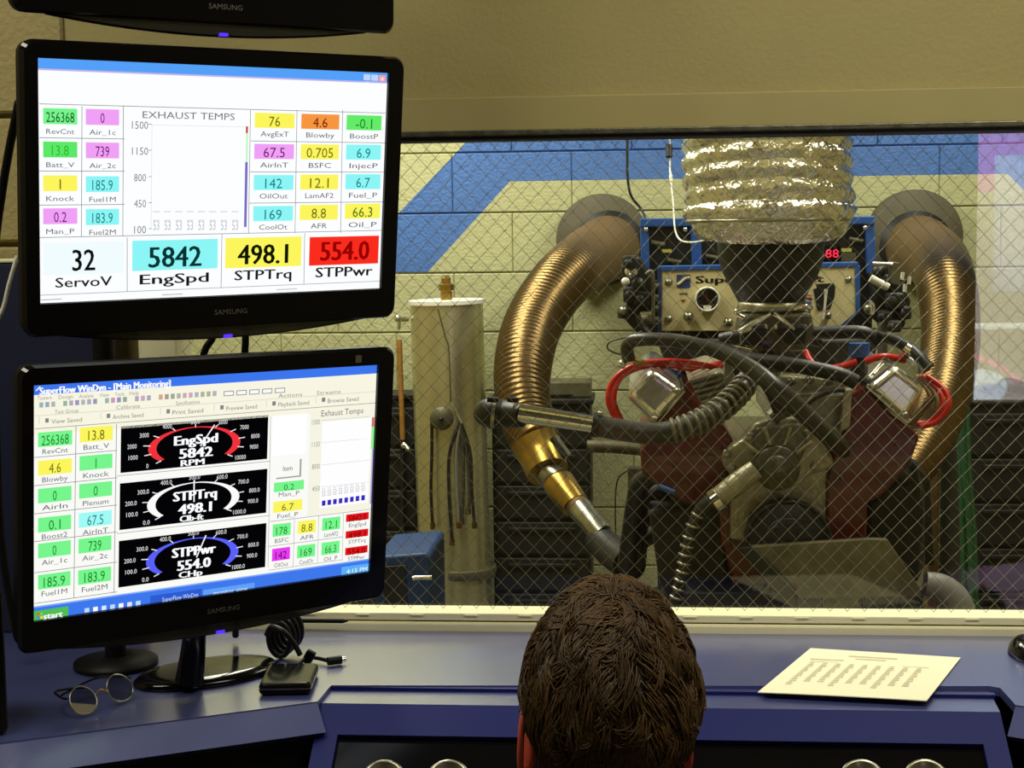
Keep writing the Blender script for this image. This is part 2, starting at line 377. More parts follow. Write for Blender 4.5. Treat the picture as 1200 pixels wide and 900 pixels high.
# ------------------------------------------------------------------ control console
con = thing('control_console', (.1, 2.1, 0), 'blue laminate control console wrapping around below the observation window', 'console')
def zp(px, py, z=DZ): p = PZ(px, py, z); return (p.x, p.y)
def flat(mb, poly, z, t, m=0, bev=.0):         # horizontal slab from an outline in x, y
    Mx = Matrix(((1, 0, 0, 0), (0, 0, 1, 0), (0, -1, 0, 0), (0, 0, 0, 1)))
    b = bmesh.new(); f = b.faces.new([b.verts.new((x, y, z)) for x, y in poly]); r = bmesh.ops.extrude_face_region(b, geom=[f])
    for e in r['geom']:
        if isinstance(e, bmesh.types.BMVert): e.co.z = z-t
    bmesh.ops.recalc_face_normals(b, faces=b.faces[:]); return mb.bm(b, m)
e0, e1 = Vector(zp(372, 822)), Vector(zp(120, 855)); ed = (e1-e0).normalized(); eL = e0+ed*1.3
r0, r1 = Vector(zp(1190, 826)), None; rd = Vector((-ed.x, ed.y)); eR = r0+rd*.45
c0, c1 = zp(388, 803), zp(1160, 804)
yb = GY-.036
top = [c0, tuple(e0), tuple(eL), (-2.0, eL.y), (-2.0, yb), (2.0, yb), (2.0, eR.y), tuple(eR), tuple(r0), zp(1172, 806), c1]
flat(MB(), top, DZ, .012).build('desk_top', m_lam, con)
def fascia(a, b, dz, out, name, m):            # inclined strip below an edge a-b
    n2 = Vector(((b-a).y, -(b-a).x)).normalized()
    if n2.y > 0: n2 = -n2
    t = .012; up = [Vector((*a, DZ-.002)), Vector((*b, DZ-.002))]; dn = [Vector((*(a+n2*out), DZ-dz)), Vector((*(b+n2*out), DZ-dz))]
    off = Vector((-n2.x*.02, -n2.y*.02, -.012))
    vs = [up[0], up[1], dn[1], dn[0]]; vs += [p+off for p in vs]
    return MB().add([tuple(p) for p in vs], [[0, 1, 2, 3], [7, 6, 5, 4], [0, 4, 5, 1], [1, 5, 6, 2], [2, 6, 7, 3], [3, 7, 4, 0]]).build(name, m, con)
fascia(e0, eL, .030, .040, 'fascia', m_lam); fascia(r0, eR, .030, .040, 'fascia', m_lam)
def lower(a, b, name):
    n2 = Vector(((b-a).y, -(b-a).x)).normalized(); n2 = -n2 if n2.y > 0 else n2
    a2, b3 = a+n2*.018, b+n2*.018; bk = -n2*.3
    flat(MB(), [tuple(a2), tuple(b3), tuple(b3+bk), tuple(a2+bk)], DZ-.032, .62).build(name, m_matte, con)
lower(e0, eL, 'side_cabinet'); lower(r0, eR, 'side_cabinet')
# centre section: ledge, inclined frame, black gauge panel
LZ = DZ-.007; l0, l1, l2, l3 = zp(388, 809, LZ), zp(1160, 809, LZ), zp(1168, 829, LZ), zp(373, 829, LZ)
yl = (l2[1]+l3[1])/2
flat(MB(), [(l0[0], l0[1]+.02), (l1[0], l1[1]+.02), (l2[0], yl), (l3[0], yl)], LZ, .012).build('ledge', m_lam, con)
# riser between desk and ledge
MB().box2((c0[0], c0[1]-.001, LZ-.012), (c1[0], c0[1]+.01, DZ-.002)).build('riser', m_lamd, con)
ang = math.radians(33); sx0, sx1 = l3[0], l2[0]
IM = Matrix.Translation((0, yl, LZ)) @ Matrix.Rotation(ang, 4, 'X')     # local: x right, -y down the slope
def lx(px): return P(px, 850, yl-.05).x
fb = MB(); bt = .052                             # top bar depth down the slope
xi0, xi1 = sx0+.030, sx1-.030; SL = .34
fb.add([(sx0, 0, 0), (sx1, 0, 0), (sx1, -bt, 0), (sx0, -bt, 0), (sx0, 0, -.015), (sx1, 0, -.015), (sx1, -bt, -.015), (sx0, -bt, -.015)], [[3, 2, 1, 0], [4, 5, 6, 7], [0, 1, 5, 4], [2, 3, 7, 6], [1, 2, 6, 5], [3, 0, 4, 7]], 0, False, IM)
for xa, xb in ((sx0, xi0), (xi1, sx1)): fb.box(((xa+xb)/2, -bt-(SL-bt)/2, -.0075), (xb-xa, SL-bt, .015), 0, 0, IM)
fb.build('panel_frame', m_lamd, con)
MB().box(((xi0+xi1)/2, -SL/2-.02, -.011), (xi1-xi0+.004, SL-.04, .006), 0, 0, IM).build('gauge_panel', m_gloss, con)
MB().box2((sx0-.012, yl-.30, .3), (sx1+.012, yl+.05, LZ-.22)).build('knee_panel', m_matte, con)
MB().box2((sx0-.035, yl-.28, .3), (sx0-.004, yl+.06, LZ-.13)).build('side_panel', m_matte, con)
MB().box2((sx1+.004, yl-.28, .3), (sx1+.030, yl+.06, LZ-.13)).build('side_panel', m_matte, con)
MB().box2((-1.4, yb-.05, 0), (1.7, yb-.02, DZ-.02)).build('back_panel', m_navy, con)
for sxx in (-1.35, -.55, .8, 1.65): MB().box2((sxx-.02, yb-.3, 0), (sxx+.02, yb-.05, DZ-.015)).build('leg', m_matte, con)
IMi = IM.inverted()
def onpanel(px, py):                             # gauge centre on the inclined panel
    o_ = IMi @ EYE; d = IMi.to_3x3() @ (CF+CR*((px-600)/FPX)-CU*((py-450)/FPX)); return o_+d*((-.008-o_.z)/d.z)
for gx in (449, 525, 600, 676, 752, 860, 936, 1011, 1086):
    g0 = onpanel(gx, 915); 
    if gx in (600, 676, 752, 860, 936): continue
    q = MB(); q.lathe([(.0285, 0), (.0285, .006), (.027, .008), (.0235, .008), (.0225, .004)], IM @ Vector((g0.x, g0.y, -.008)), IM.to_3x3() @ Vector((0, 0, 1)), 32)
    go = q.build('gauge', m_steel, con)
    MB().cyl(IM @ Vector((g0.x, g0.y, -.008)), IM @ Vector((g0.x, g0.y, -.0045)), .0226, 28).build('dial', m_gdial, go)
    MB().box((g0.x+.003, g0.y+.004, -.0042), (.002, .026, .0008), 0, 0, IM @ Matrix.Identity(4)).build('needle', m_black, go)

# ------------------------------------------------------------------ monitors
SWm = .474
def mon_matrix(c, yaw, tilt, roll):
    H = Vector((math.cos(yaw), math.sin(yaw), 0)); N0 = Vector((math.sin(yaw), -math.cos(yaw), 0))
    V = _Z*math.cos(tilt)+N0*math.sin(tilt); H2 = H*math.cos(roll)+V*math.sin(roll); V2 = V*math.cos(roll)-H*math.sin(roll); B = V2.cross(H2)
    return Matrix(((H2.x, B.x, V2.x, c[0]), (H2.y, B.y, V2.y, c[1]), (H2.z, B.z, V2.z, c[2]), (0, 0, 0, 1)))   # local x right, y back, z up
MU = mon_matrix((-.5359, 1.9589, 1.6597), .6718, .1335, .0059); SHu = SWm*.6234
ML = mon_matrix((-.552, 1.9326, 1.2684), .6975, .1062, -.0109); SHl = SWm*.6232
MT = mon_matrix((-.5359, 1.9589, 1.6597+.392), .6718, .05, .0059)
def rrect(x0, z0, x1, z1, r, k=6):
    out = []
    for cx, cz, a0 in ((x1-r, z1-r, 0), (x0+r, z1-r, 90), (x0+r, z0+r, 180), (x1-r, z0+r, 270)):
        for i in range(k+1): a = math.radians(a0+90*i/k); out.append((cx+r*math.cos(a), cz+r*math.sin(a)))
    return out
def monitor_shell(root, sh, xl, xr, zt_, zb_):
    """case, raised bezel, crescent under the bezel, lamp, lettering; extents in metres about the screen centre"""
    out = rrect(xl, zb_, xr, zt_, .016); sw = SWm/2
    b = MB(); b.prism([(x*.992, z*.988) for x, z in out], .002, .028, 0, .004)
    b.prism(rrect(xl+.06, zb_+.05, xr-.06, zt_-.05, .03), .028, .062, 0, .01); b.build('case', m_matte, root)
    ring = MB(); n_ = len(out); inn = [(max(-sw, min(sw, x)), max(-sh/2, min(sh/2, z))) for x, z in out]
    mid = [(x*.985, z*.985) for x, z in out]
    vs = [(x, .003, z) for x, z in out]+[(x, -.004, z) for x, z in mid]+[(x, -.004, z) for x, z in inn]+[(x, .001, z) for x, z in inn]
    fs = []
    for a_ in range(3):
        for i in range(n_): j = (i+1) % n_; fs.append([a_*n_+j, a_*n_+i, (a_+1)*n_+i, (a_+1)*n_+j])
    ring.add(vs, fs, 0); bz = ring.build('bezel', m_gloss, root)
    cr = []; w2 = (xr-xl)*.42; xm = (xl+xr)/2
    up = [(xm-w2+2*w2*i/24, zb_+.002) for i in range(25)]; dn = [(xm-w2+2*w2*i/24, zb_+.002-.016*(1-((i-12)/12)**2)) for i in range(25)]
    MB().prism(up+dn[::-1][1:-1], .004, .012).build('crescent', m_acry, root)
    MB().tube([(x, .008, z-.001) for x, z in dn], .0017, 6, 0, 1).build('crescent_edge', m_gloss, root)
    MB().box((xm+.01, .006, zb_-.013), (.012, .006, .004)).build('power_lamp', m_led, root)
    vs, fs, x0, x1 = text_geo('SAMSUNG'); s_ = .046/(x1-x0)
    MB().add([((x-x0)*s_-.023+xm+.01, -.0045, y*.0095+zb_+.018) for x, y, _ in vs], fs).build('lettering', mat('grey_lettering', srgb(96, 94, 84), .5), bz)
class Screen:
    """flat picture on a monitor: coloured shapes stacked in hair-thin layers, placed in the panel's own plane"""
    def __init__(s, M, sh): s.M = M; s.Mi = M.inverted(); s.sh = sh; s.mb = MB(); s.mats = []; s.idx = {}; s.o = s.Mi @ EYE
    def lp(s, px, py):
        d = s.Mi.to_3x3() @ (CF+CR*((px-600)/FPX)-CU*((py-450)/FPX)); q = s.o+d*(-s.o.y/d.y); return q.x, q.z
    def col(s, c, k=1.):
        key = (c, k)
        if key not in s.idx: s.idx[key] = len(s.mats); s.mats.append(em('screen_colour', srgb(*c), k))
        return s.idx[key]
    def rect(s, x0, y0, x1, y1, c, lay=1):
        ym, xm = (y0+y1)/2, (x0+x1)/2; s.uv(s.lp(x0, ym)[0], s.lp(xm, y1)[1], s.lp(x1, ym)[0], s.lp(xm, y0)[1], c, lay)
    def uv(s, u0, v0, u1, v1, c, lay=1):
        W, Hh = SWm/2-.0005, s.sh/2-.0005; u0, u1 = max(-W, u0), min(W, u1); v0, v1 = max(-Hh, v0), min(Hh, v1); y = -.00012*lay
        s.mb.add([(u0, y, v0), (u1, y, v0), (u1, y, v1), (u0, y, v1)], [[0, 1, 2, 3]], s.col(c))
    def line(s, x0, y0, x1, y1, c=(90, 90, 100), wd=.7, lay=2):
        a, b = Vector(s.lp(x0, y0)), Vector(s.lp(x1, y1)); d = (b-a).normalized()*.0; n_ = Vector((-(b-a).y, (b-a).x)).normalized()*(wd*.00058)
        y = -.00012*lay; s.mb.add([(p.x, y, p.y) for p in (a-n_, b-n_, b+n_, a+n_)], [[0, 1, 2, 3]], s.col(c))
    def hv(s, x0, x1, y, xref, c=(120, 120, 128), wd=.7, lay=2):    # true horizontal through (xref, y)
        v = s.lp(xref, y)[1]; u0, u1 = s.lp(x0, y)[0], s.lp(x1, y)[0]; h = wd*.00055; s.uv(u0, v-h, u1, v+h, c, lay)
    def text(s, t, px, py, w, h, c=(40, 40, 50), lay=4, bold=0.):
        vs, fs, x0, x1 = text_geo(t); u0, u1 = s.lp(px-w/2, py)[0], s.lp(px+w/2, py)[0]; vt, vb = s.lp(px, py-h/2)[1], s.lp(px, py+h/2)[1]
        kx, kz = (u1-u0)/max(1e-6, x1-x0), (vt-vb)/.70
        for dx in ((0,) if not bold else (-bold, 0, bold)):
            s.mb.add([(u0+(x-x0)*kx+dx*(u1-u0)/w, -.00012*lay-abs(dx)*1e-5, vb+y*kz) for x, y, _ in vs], fs, s.col(c))
    def tile(s, x0, y0, x1, y1, bg, t, tc, lab, lw, ly, th=12, tw=None, lh=6, bold=0.):
        s.rect(x0, y0, x1, y1, bg, 2); xm = (x0+x1)/2
        s.text(t, xm, (y0+y1)/2+1, tw or 6.2*len(t), th, tc, 4, bold); s.text(lab, xm, ly, lw, lh, (90, 90, 96), 4)
    def build(s, root): return s.mb.build('screen', s.mats, root)
WHT = (252, 254, 255); GRN = (118, 246, 140); MAG = (240, 160, 246); YEL = (252, 246, 92); CYA = (140, 246, 246); ORG_ = (248, 150, 64); RED = (250, 44, 30)
DG = (10, 130, 30); DM = (110, 10, 110); DY = (110, 106, 10); DC = (10, 130, 130)
LBL = 'black wide {} on the stacked monitor mount'
# upper monitor: eight-channel display
mu = thing('monitor', (0, 0, 0), 'middle monitor of the stack, showing big tiles 32, 5842, 498.1 and red 554.0', 'monitor', 'stacked monitors', M=MU)
s1 = Screen(MU, SHu)
ext = [s1.lp(25, 220), s1.lp(469, 220), s1.lp(250, 56), s1.lp(250, 384)]
monitor_shell(mu, SHu, ext[0][0], ext[1][0], ext[2][1], ext[3][1])
s1.uv(-1, -1, 1, 1, WHT, 0)
vtop = SHu/2; s1.uv(-1, vtop-.0125, 1, 1, (84, 160, 248), 1); s1.uv(-1, vtop-.0145, 1, vtop-.0125, (196, 180, 236), 1)
for i, c in enumerate(((190, 214, 252), (190, 214, 252), (250, 160, 150))): s1.rect(426+i*9, 87+i*.6, 434+i*9, 94+i*.6, c, 2)
s1.text('_', 430, 93, 4, 5, WHT); s1.text('x', 448, 91.5, 4, 6, WHT)
s1.hv(46, 452, 122, 60); s1.hv(46, 146, 162, 90); s1.hv(46, 146, 200.5, 90); s1.hv(46, 146, 240, 90); s1.hv(45, 448, 277.5, 90); s1.hv(45, 446, 346, 46, (150, 150, 160))
for x in (96, 144.5): s1.line(x, 124.5, x-.7, 277, wd=.6)
for x in (293.5, 348, 401.5): s1.line(x, 129, x-2.4, 273, wd=.6)
s1.hv(294, 451, 166, 350); s1.hv(293, 450, 201.5, 350); s1.hv(292, 449, 237.5, 350)
s1.line(149, 278, 149, 342, wd=.6); s1.line(260, 274, 259, 337, wd=.6); s1.line(357, 273, 356, 333, wd=.6)
for r, (a1, a2, a3, a4, b1, b_2, b3, b4) in enumerate((('256368', GRN, (10, 70, 20), 'RevCnt', '0', MAG, DM, 'Air_1c'), ('13.8', (92, 232, 104), (40, 190, 30), 'Batt_V', '739', MAG, DM, 'Air_2c'), ('1', YEL, DY, 'Knock', '185.9', CYA, DC, 'Fuel1M'), ('0.2', MAG, DM, 'Man_P', '183.9', CYA, DC, 'Fuel2M'))):
    y = (127, 166, 205.5, 244)[r]
    s1.tile(50.5, y, 90.5, y+18.5, a2, a1, a3, a4, 33, y+27, 12, {'256368': 33, '13.8': 20, '1': 1.6, '0.2': 15}[a1])
    s1.tile(100.5, y+1, 139.5, y+19.5, b_2, b1, b3, b4, 31, y+28, 12, {'0': 5, '739': 16}.get(b1, 24))
R = [[('76', YEL, DY, 'AvgExT', 13), ('4.6', ORG_, (110, 20, 10), 'Blowby', 17), ('-0.1', (100, 236, 104), DG, 'BoostP', 19)],
     [('67.5', MAG, DM, 'AirInT', 25), ('0.705', YEL, DY, 'BSFC', 31), ('6.9', CYA, DC, 'InjecP', 16)],
     [('142', CYA, DC, 'OilOut', 20), ('12.1', YEL, DY, 'LamAF2', 22), ('6.7', CYA, DC, 'Fuel_P', 16)],
     [('169', CYA, DC, 'CoolOt', 20), ('8.8', YEL, DY, 'AFR', 17), ('66.3', YEL, (60, 110, 10), 'Oil_P', 23)]]
for r in range(4):
    for c in range(3):
        t, bg, tc, lab, tw = R[r][c]; x0 = (298.5, 353, 406)[c]-r*.6; x1 = (345, 397.5, 447)[c]-r*.6; y = 132.5+r*36.3+c*(1.3-r*.9)
        s1.tile(x0, y, x1, y+17.5, bg, t, tc, lab, {'AFR': 19, 'BSFC': 26}.get(lab, 33), y+24.5, 11.5, tw)
s1.text('EXHAUST TEMPS', 221, 135.5, 108, 8, (110, 110, 116))
for t, y in (('1500', 146.5), ('1150', 177), ('800', 208), ('450', 238.5), ('100', 269)): s1.text(t, 164, y, 19 if len(t) == 4 else 14, 9, (130, 130, 136)); s1.hv(174, 178, y-1, 176)
s1.line(178, 147, 177, 268, (216, 218, 222), .5); s1.hv(178, 286, 146.5, 180, (216, 218, 222), .5)
for i in range(8): s1.text('53', 183+i*13.2, 264, 7, 11, (186, 186, 194)); s1.hv(179+i*13.2, 187+i*13.2, 248, 183+i*13.2, (176, 176, 184)); s1.hv(179+i*13.2, 187+i*13.2, 258, 183+i*13.2, (176, 176, 184), .5)
s1.rect(288, 148, 290.5, 156, (200, 70, 60), 3); s1.rect(288, 156, 290.5, 190, (200, 246, 200), 3); s1.rect(286.5, 190, 289.5, 266, (120, 108, 200), 3)
s1.rect(51, 284, 145, 321, (240, 252, 254), 1); s1.text('32', 98, 304.5, 26, 25, (14, 14, 14), 4, .5); s1.text('ServoV', 98, 330, 66, 11.5, (30, 30, 30), 4, .3)
s1.rect(155, 281, 255, 316, CYA, 1); s1.text('5842', 205, 300.5, 61, 24, (8, 50, 50), 4, .7); s1.text('EngSpd', 204, 326, 80, 11.5, (24, 24, 24), 4, .5)
s1.rect(264, 278, 353, 313, YEL, 1); s1.text('498.1', 308, 297.5, 58, 23, (14, 20, 0), 4, .7); s1.text('STPTrq', 308, 321.5, 66, 11.5, (24, 24, 24), 4, .4)
s1.rect(362.5, 277, 443.5, 310, RED, 1); s1.text('554.0', 404, 293.5, 56, 22, (150, 0, 0), 4, .8); s1.text('STPPwr', 403, 318, 66, 11.5, (24, 24, 24), 4, .4)
s1.hv(48, 72, 351, 60, (170, 170, 180), 1); s1.hv(190, 214, 345, 202, (170, 170, 180), 1); s1.hv(324, 348, 339, 336, (180, 180, 190), 1)
s1.build(mu)
# lower monitor: main monitoring page
ml = thing('monitor', (0, 0, 0), 'lowest monitor of the stack on its foot, showing three black dial gauges', 'monitor', 'stacked monitors', M=ML)
s2 = Screen(ML, SHl)
ext = [s2.lp(21, 590), s2.lp(457, 560), s2.lp(240, 418), s2.lp(240, 734)]
monitor_shell(ml, SHl, ext[0][0], ext[1][0], ext[2][1], ext[3][1])
s2.uv(-1, -1, 1, 1, (250, 251, 246), 0); vt2 = SHl/2
s2.uv(-1, vt2-.0125, 1, 1, (60, 118, 238), 1); s2.uv(-1, vt2-.062, 1, vt2-.0125, (248, 246, 226), 1)
s2.text('SuperFlow WinDyn - [Main Monitoring]', 123, 453.5, 153, 8, WHT, 4, .5); s2.line(42, 458, 47, 453, WHT, 1.2, 4)
for i, (t, x) in enumerate((('Testers', 52), ('Design', 77), ('Analyze', 101), ('View', 122), ('Tools', 140), ('Help', 157))): s2.text(t, x, 466-i*1.1, 17 if i < 3 else 11, 4.5, (150, 150, 140))
rnd = random.Random(3)
for i in range(30):
    if i in (3, 10, 15, 19): continue
    x = 46+i*7; y = 474.5-(x-46)*.066; s2.rect(x, y-3, x+4.6, y+3, (rnd.choice((150, 176, 205)), rnd.choice((150, 170, 180)), rnd.choice((150, 176, 190))), 3)
for i in range(5): x = 262+i*15; y = 461-i*.9; s2.rect(x, y-3, x+12, y+3, (150, 150, 150), 2); s2.rect(x+1, y-2, x+11, y+2, (250, 250, 246), 3)
for i, t in enumerate(('Test Group', 'Calibrate', 'Specifications', '', 'Actions', 'Streams')):
    x = (78, 150, 220, 290, 340, 385)[i]; y = 483-(x-60)*.072
    if t: s2.text(t, x, y, 28, 4.5, (140, 140, 130))
for i, t in enumerate(('View Saved', 'Archive Saved', 'Print Saved', 'Preview Saved', 'Playback Saved', 'Browse Saved')):
    x = (78, 150, 220, 283, 344, 402)[i]; y = 494-(x-60)*.075; s2.text(t, x, y, 36, 5, (120, 120, 112)); s2.rect(x-25, y-2.5, x-21, y+2.5, (130, 130, 130), 3)
    s2.line(x-32, y+4, x-32, y-4, (190, 190, 180), .5)
s2.hv(41, 439, 486, 60, (200, 198, 184), .5); s2.hv(41, 439, 502.5, 42, (140, 140, 136)); 
for i, y in enumerate((536, 569, 602, 634.5, 671, 707)): s2.hv(40, 137, y, 42)
s2.line(89, 499, 86.5, 701, wd=.6); s2.line(136.5, 497, 133.5, 695, wd=.6)
LT = (('256368', GRN, DG, 'RevCnt', '13.8', YEL, DY, 'Batt_V'), ('4.6', YEL, DY, 'Blowby', '1', GRN, DG, 'Knock'), ('0', GRN, DG, 'AirIn', '0', GRN, DG, 'Plenum'), ('0.1', GRN, DG, 'Boost2', '67.5', (160, 250, 246), DC, 'AirInT'), ('0', GRN, DG, 'Air_1c', '739', GRN, DG, 'Air_2c'), ('185.9', GRN, DG, 'Fuel1M', '183.9', GRN, DG, 'Fuel2M'))
for r, (a1, a2, a3, a4, b1, b_2, b3, b4) in enumerate(LT):
    y = (505.5, 538.5, 571, 605, 635, 671.5)[r]; h = 17
    s2.tile(44.5, y, 84.5-r*.4, y+h, a2, a1, a3, a4, 30, y+22.5, 11.5, {6: 32, 5: 25}.get(len(a1), 4.6*len(a1)))
    s2.tile(93.5-r*.4, y-5.5, 132-r*.4, y-5.5+h, b_2, b1, b3, b4, 30, y+17.5, 11.5, {4: 19, 5: 24, 1: 1.1 if b1 == '1' else 5}.get(len(b1), 5*len(b1)))
for gi, (yc, ringc, nm, val, unit, mx) in enumerate(((519.5, (240, 50, 60), 'EngSpd', '5842', 'RPM', 1000), (584.5, (250, 250, 250), 'STPTrq', '498.1', 'Clb-ft', 100), (650, (90, 96, 250), 'STPPwr', '554.0', 'CHp', 100))):
    xg = 227.5-gi*1.2; k = (-.085, -.095, -.105)[gi]
    s2.rect(xg-86, yc-26.5, xg+86, yc+26.5, (4, 4, 6), 1)
    cu_, cv_ = s2.lp(xg+1, yc+2.5); ru = (s2.lp(xg+54, yc)[0]-s2.lp(xg-54, yc)[0])/2; rv = (s2.lp(xg, yc-22)[1]-s2.lp(xg, yc+22)[1])/2
    vs, fs = [], []; nA = 40
    for i in range(nA+1):
        a_ = math.radians(222-264*i/nA); th = .045+.13*abs(math.cos(a_))**1.5
        for f_ in (1, 1-th): vs.append((cu_+ru*f_*math.cos(a_), -.00012*3, cv_+rv*f_*math.sin(a_)))
    for i in range(nA): fs.append([2*i, 2*i+1, 2*i+3, 2*i+2])
    s2.mb.add(vs, fs, s2.col(ringc))
    for i in range(11):
        a_ = math.radians(222-264*i/10); ca, sa = math.cos(a_), math.sin(a_)
        p = Vector((cu_+ru*.97*ca, cv_+rv*.97*sa)); q = Vector((cu_+ru*1.12*ca, cv_+rv*1.14*sa)); nn = Vector((-(q-p).y, (q-p).x)).normalized()*.0006
        s2.mb.add([(z_.x, -.00012*4, z_.y) for z_ in (p-nn, q-nn, q+nn, p+nn)], [[0, 1, 2, 3]], s2.col((240, 240, 240)))
        tx = str(i*1000) if gi == 0 else '%d.0' % (i*100); vv, ff, x0, x1 = text_geo(tx); ww = .0042*len(tx)*.72; sx_ = ww/(x1-x0)
        ox, oz = cu_+ru*(1.36 if abs(ca) > .3 else 1.2)*ca, cv_+rv*1.27*sa
        s2.mb.add([(ox-ww/2+(x-x0)*sx_, -.00012*4, oz-.003+y*.0085) for x, y, _ in vv], ff, s2.col((225, 225, 225)))
    a_ = math.radians(222-264*(.5842, .4981, .554)[gi]); p = Vector((cu_+ru*.3*math.cos(a_), cv_-rv*.05)); q = Vector((cu_+ru*1.1*math.cos(a_), cv_+rv*1.1*math.sin(a_))); nn = Vector((-(q-p).y, (q-p).x)).normalized()*.0009
    s2.mb.add([(z_.x, -.00012*5, z_.y) for z_ in (p-nn, q-nn, q+nn, p+nn)], [[0, 1, 2, 3]], s2.col((250, 240, 250)))
    s2.text(nm, xg+2, yc-5, 50, 11, WHT, 6, .9); s2.text(val, xg+2, yc+10.5, 38, 11.5, WHT, 6, .9); s2.text(unit, xg-2, yc+22, 27, 7, WHT, 6, .6)
for y in (557.5, 625): s2.hv(137, 316, y, 140, (150, 150, 150))
s2.line(317, 488, 314, 665, (160, 160, 156), .6)
s2.rect(319, 486, 359, 533, (255, 255, 255), 2)
s2.rect(324, 539, 353, 560, (160, 160, 156), 2); s2.rect(323, 538, 351, 558.5, (250, 250, 246), 3); s2.text('Item', 337, 548.5, 11, 6, (90, 90, 90))
s2.tile(321, 564, 356, 575, GRN, '0.2', DG, 'Man_P', 24, 578.5, 7, 12, 5); s2.tile(320, 586.5, 354, 599, YEL, '6.7', DY, 'Fuel_P', 24, 603.5, 8, 14, 5)
s2.rect(362, 480, 438, 600, (246, 244, 226), 1); s2.rect(376, 492, 433, 592, (254, 254, 255), 2)
s2.text('Exhaust Temps', 401, 482.5, 49, 7, (110, 110, 104))
for i, t in enumerate(('1500', '1150', '800', '450')): y = 494.5+i*26; s2.text(t, 370, y, 9, 6, (150, 150, 146)); s2.hv(376, 433, y-1.8, 377, (190, 190, 196), .5)
for i in range(8): x = 377+i*6.6; s2.rect(x, 586.5-i*.9, x+4.2, 592.5-i*.9, (56, 40, 190), 4); s2.text('53', x+2, 578-i*.9, 4, 7, (170, 170, 176)); s2.hv(x, x+4, 573-i*.9, x, (150, 150, 180))
s2.rect(435.5, 489, 438.5, 500, (210, 110, 110), 3); s2.rect(435, 500, 438, 526, (140, 240, 140), 3); s2.rect(434.5, 526, 437, 590, (170, 160, 220), 3)
s2.hv(316, 437, 611, 318, (150, 150, 146)); s2.hv(315, 401, 640, 318, (150, 150, 146)); s2.hv(315, 401, 668, 316, (170, 170, 166))
for x in (345, 373.5, 402.5): s2.line(x, 607-(x-345)*.1, x-1.6, 664-(x-345)*.12, (150, 150, 146), .5)
for r, row in enumerate(((('178', GRN, DG, 'BSFC'), ('8.8', YEL, DY, 'AFR'), ('12.1', GRN, DG, 'LamAF2')), (('142', (232, 60, 240), (90, 0, 100), 'OilOut'), ('169', GRN, DG, 'CoolOt'), ('66.3', GRN, DG, 'Oil_P')))):
    for c, (t, bg, tc, lab) in enumerate(row):
        x0 = (319.5, 349, 377.5)[c]-r*.8; y = 613.5+r*28.5-c*3.6; s2.tile(x0, y, x0+21, y+14.5, bg, t, tc, lab, 16, y+19.5, 9, 13, 5)
for r, (t, lab) in enumerate((('5842.0', 'EngSpd'), ('498.1', 'STPTrq'), ('554.0', 'STPPwr'))):
    y = 601.5+r*19.5; s2.tile(405.5-r*.5, y, 432-r*.7, y+8.5, (226, 20, 26), t, (110, 0, 0), lab, 20, y+13, 7, 20, 4.5)
tb = -SHl/2; s2.uv(-1, tb, 1, tb+.0165, (62, 120, 236), 2); s2.uv(-1, tb+.0165, 1, tb+.0185, (130, 170, 250), 2)
s2.rect(36, 713.5, 80, 729, (80, 190, 84), 3); s2.text('start', 62, 720.5, 22, 7, WHT, 5, .5)
for i in range(4): s2.rect(43+(i % 2)*4, 718+(i//2)*4, 46+(i % 2)*4, 721+(i//2)*4, ((230, 80, 50), (120, 220, 80), (80, 130, 250), (250, 210, 60))[i], 4)
for i in range(7): x = 102+i*10; s2.rect(x-3, 712.5-i*1.4, x+2.5, 717.5-i*1.4, ((190, 220, 255), (250, 250, 255), (220, 230, 255))[i % 3], 3)
s2.rect(176, 694, 236, 705, (44, 92, 210), 3); s2.text('SuperFlow WinDyn', 211, 699.5, 42, 5, (200, 220, 255), 5); s2.rect(238, 687, 298, 698, (96, 160, 248), 3); s2.text('monitor view', 270, 692, 40, 5, (220, 236, 255), 5)
s2.rect(400, 662, 436, 675, (90, 176, 248), 3); s2.text('4:15 PM', 418, 668, 24, 5, WHT, 5)
s2.build(ml)
p = s2.lp(418, 420); MB().box((p[0], -.005, p[1]), (.009, .0012, .010)).build('sticker', m_plate, ml)
# foot of the lower monitor
lb = s2.lp(235, 736)[1]
pf = PZ(245, 775, DZ+.01); Mi = ML.inverted()
nk = MB(); t0, t1 = ML @ Vector((-.012, .03, lb+.03)), Vector((0, 0, 0)); t1 = Vector((P(213, 800, 1.9).x, 1.93, DZ+.012)); t1 = PZ(222, 798, DZ+.014)
nk.tube([t0, t0.lerp(t1, .5)+Vector((0, .012, 0)), t1], [.017, .016, .020], 14); nk.build('neck', m_gloss, ml)
ORG[ml] = Vector((0, 0, 0))
neck = [c for c in ml.children if c.name.startswith('neck')][0]; neck.data.transform(Mi)
bc = PZ(243, 792, DZ); sdx = Vector((math.cos(.62), math.sin(.62), 0)); fwd = Vector((sdx.y, -sdx.x, 0))
bs = MB(); prof = [(0, 0), (1, 0), (1, .3), (.93, .8), (.7, 1), (0, 1.05)]
vs, fs = [], []; n_ = 40
for r_, h_ in prof:
    for k in range(n_): a_ = 2*math.pi*k/n_; q = Vector((bc.x, bc.y, 0))+sdx*(.105*r_*math.cos(a_))+fwd*(.062*r_*math.sin(a_)); vs.append((q.x, q.y, DZ+.001+.012*h_))
for i in range(len(prof)-1):
    for k in range(n_): fs.append([i*n_+k, i*n_+(k+1) % n_, (i+1)*n_+(k+1) % n_, (i+1)*n_+k])
bs.add(vs, fs, 0, True); fo = bs.build('foot', m_gloss, ml); fo.data.transform(Mi)
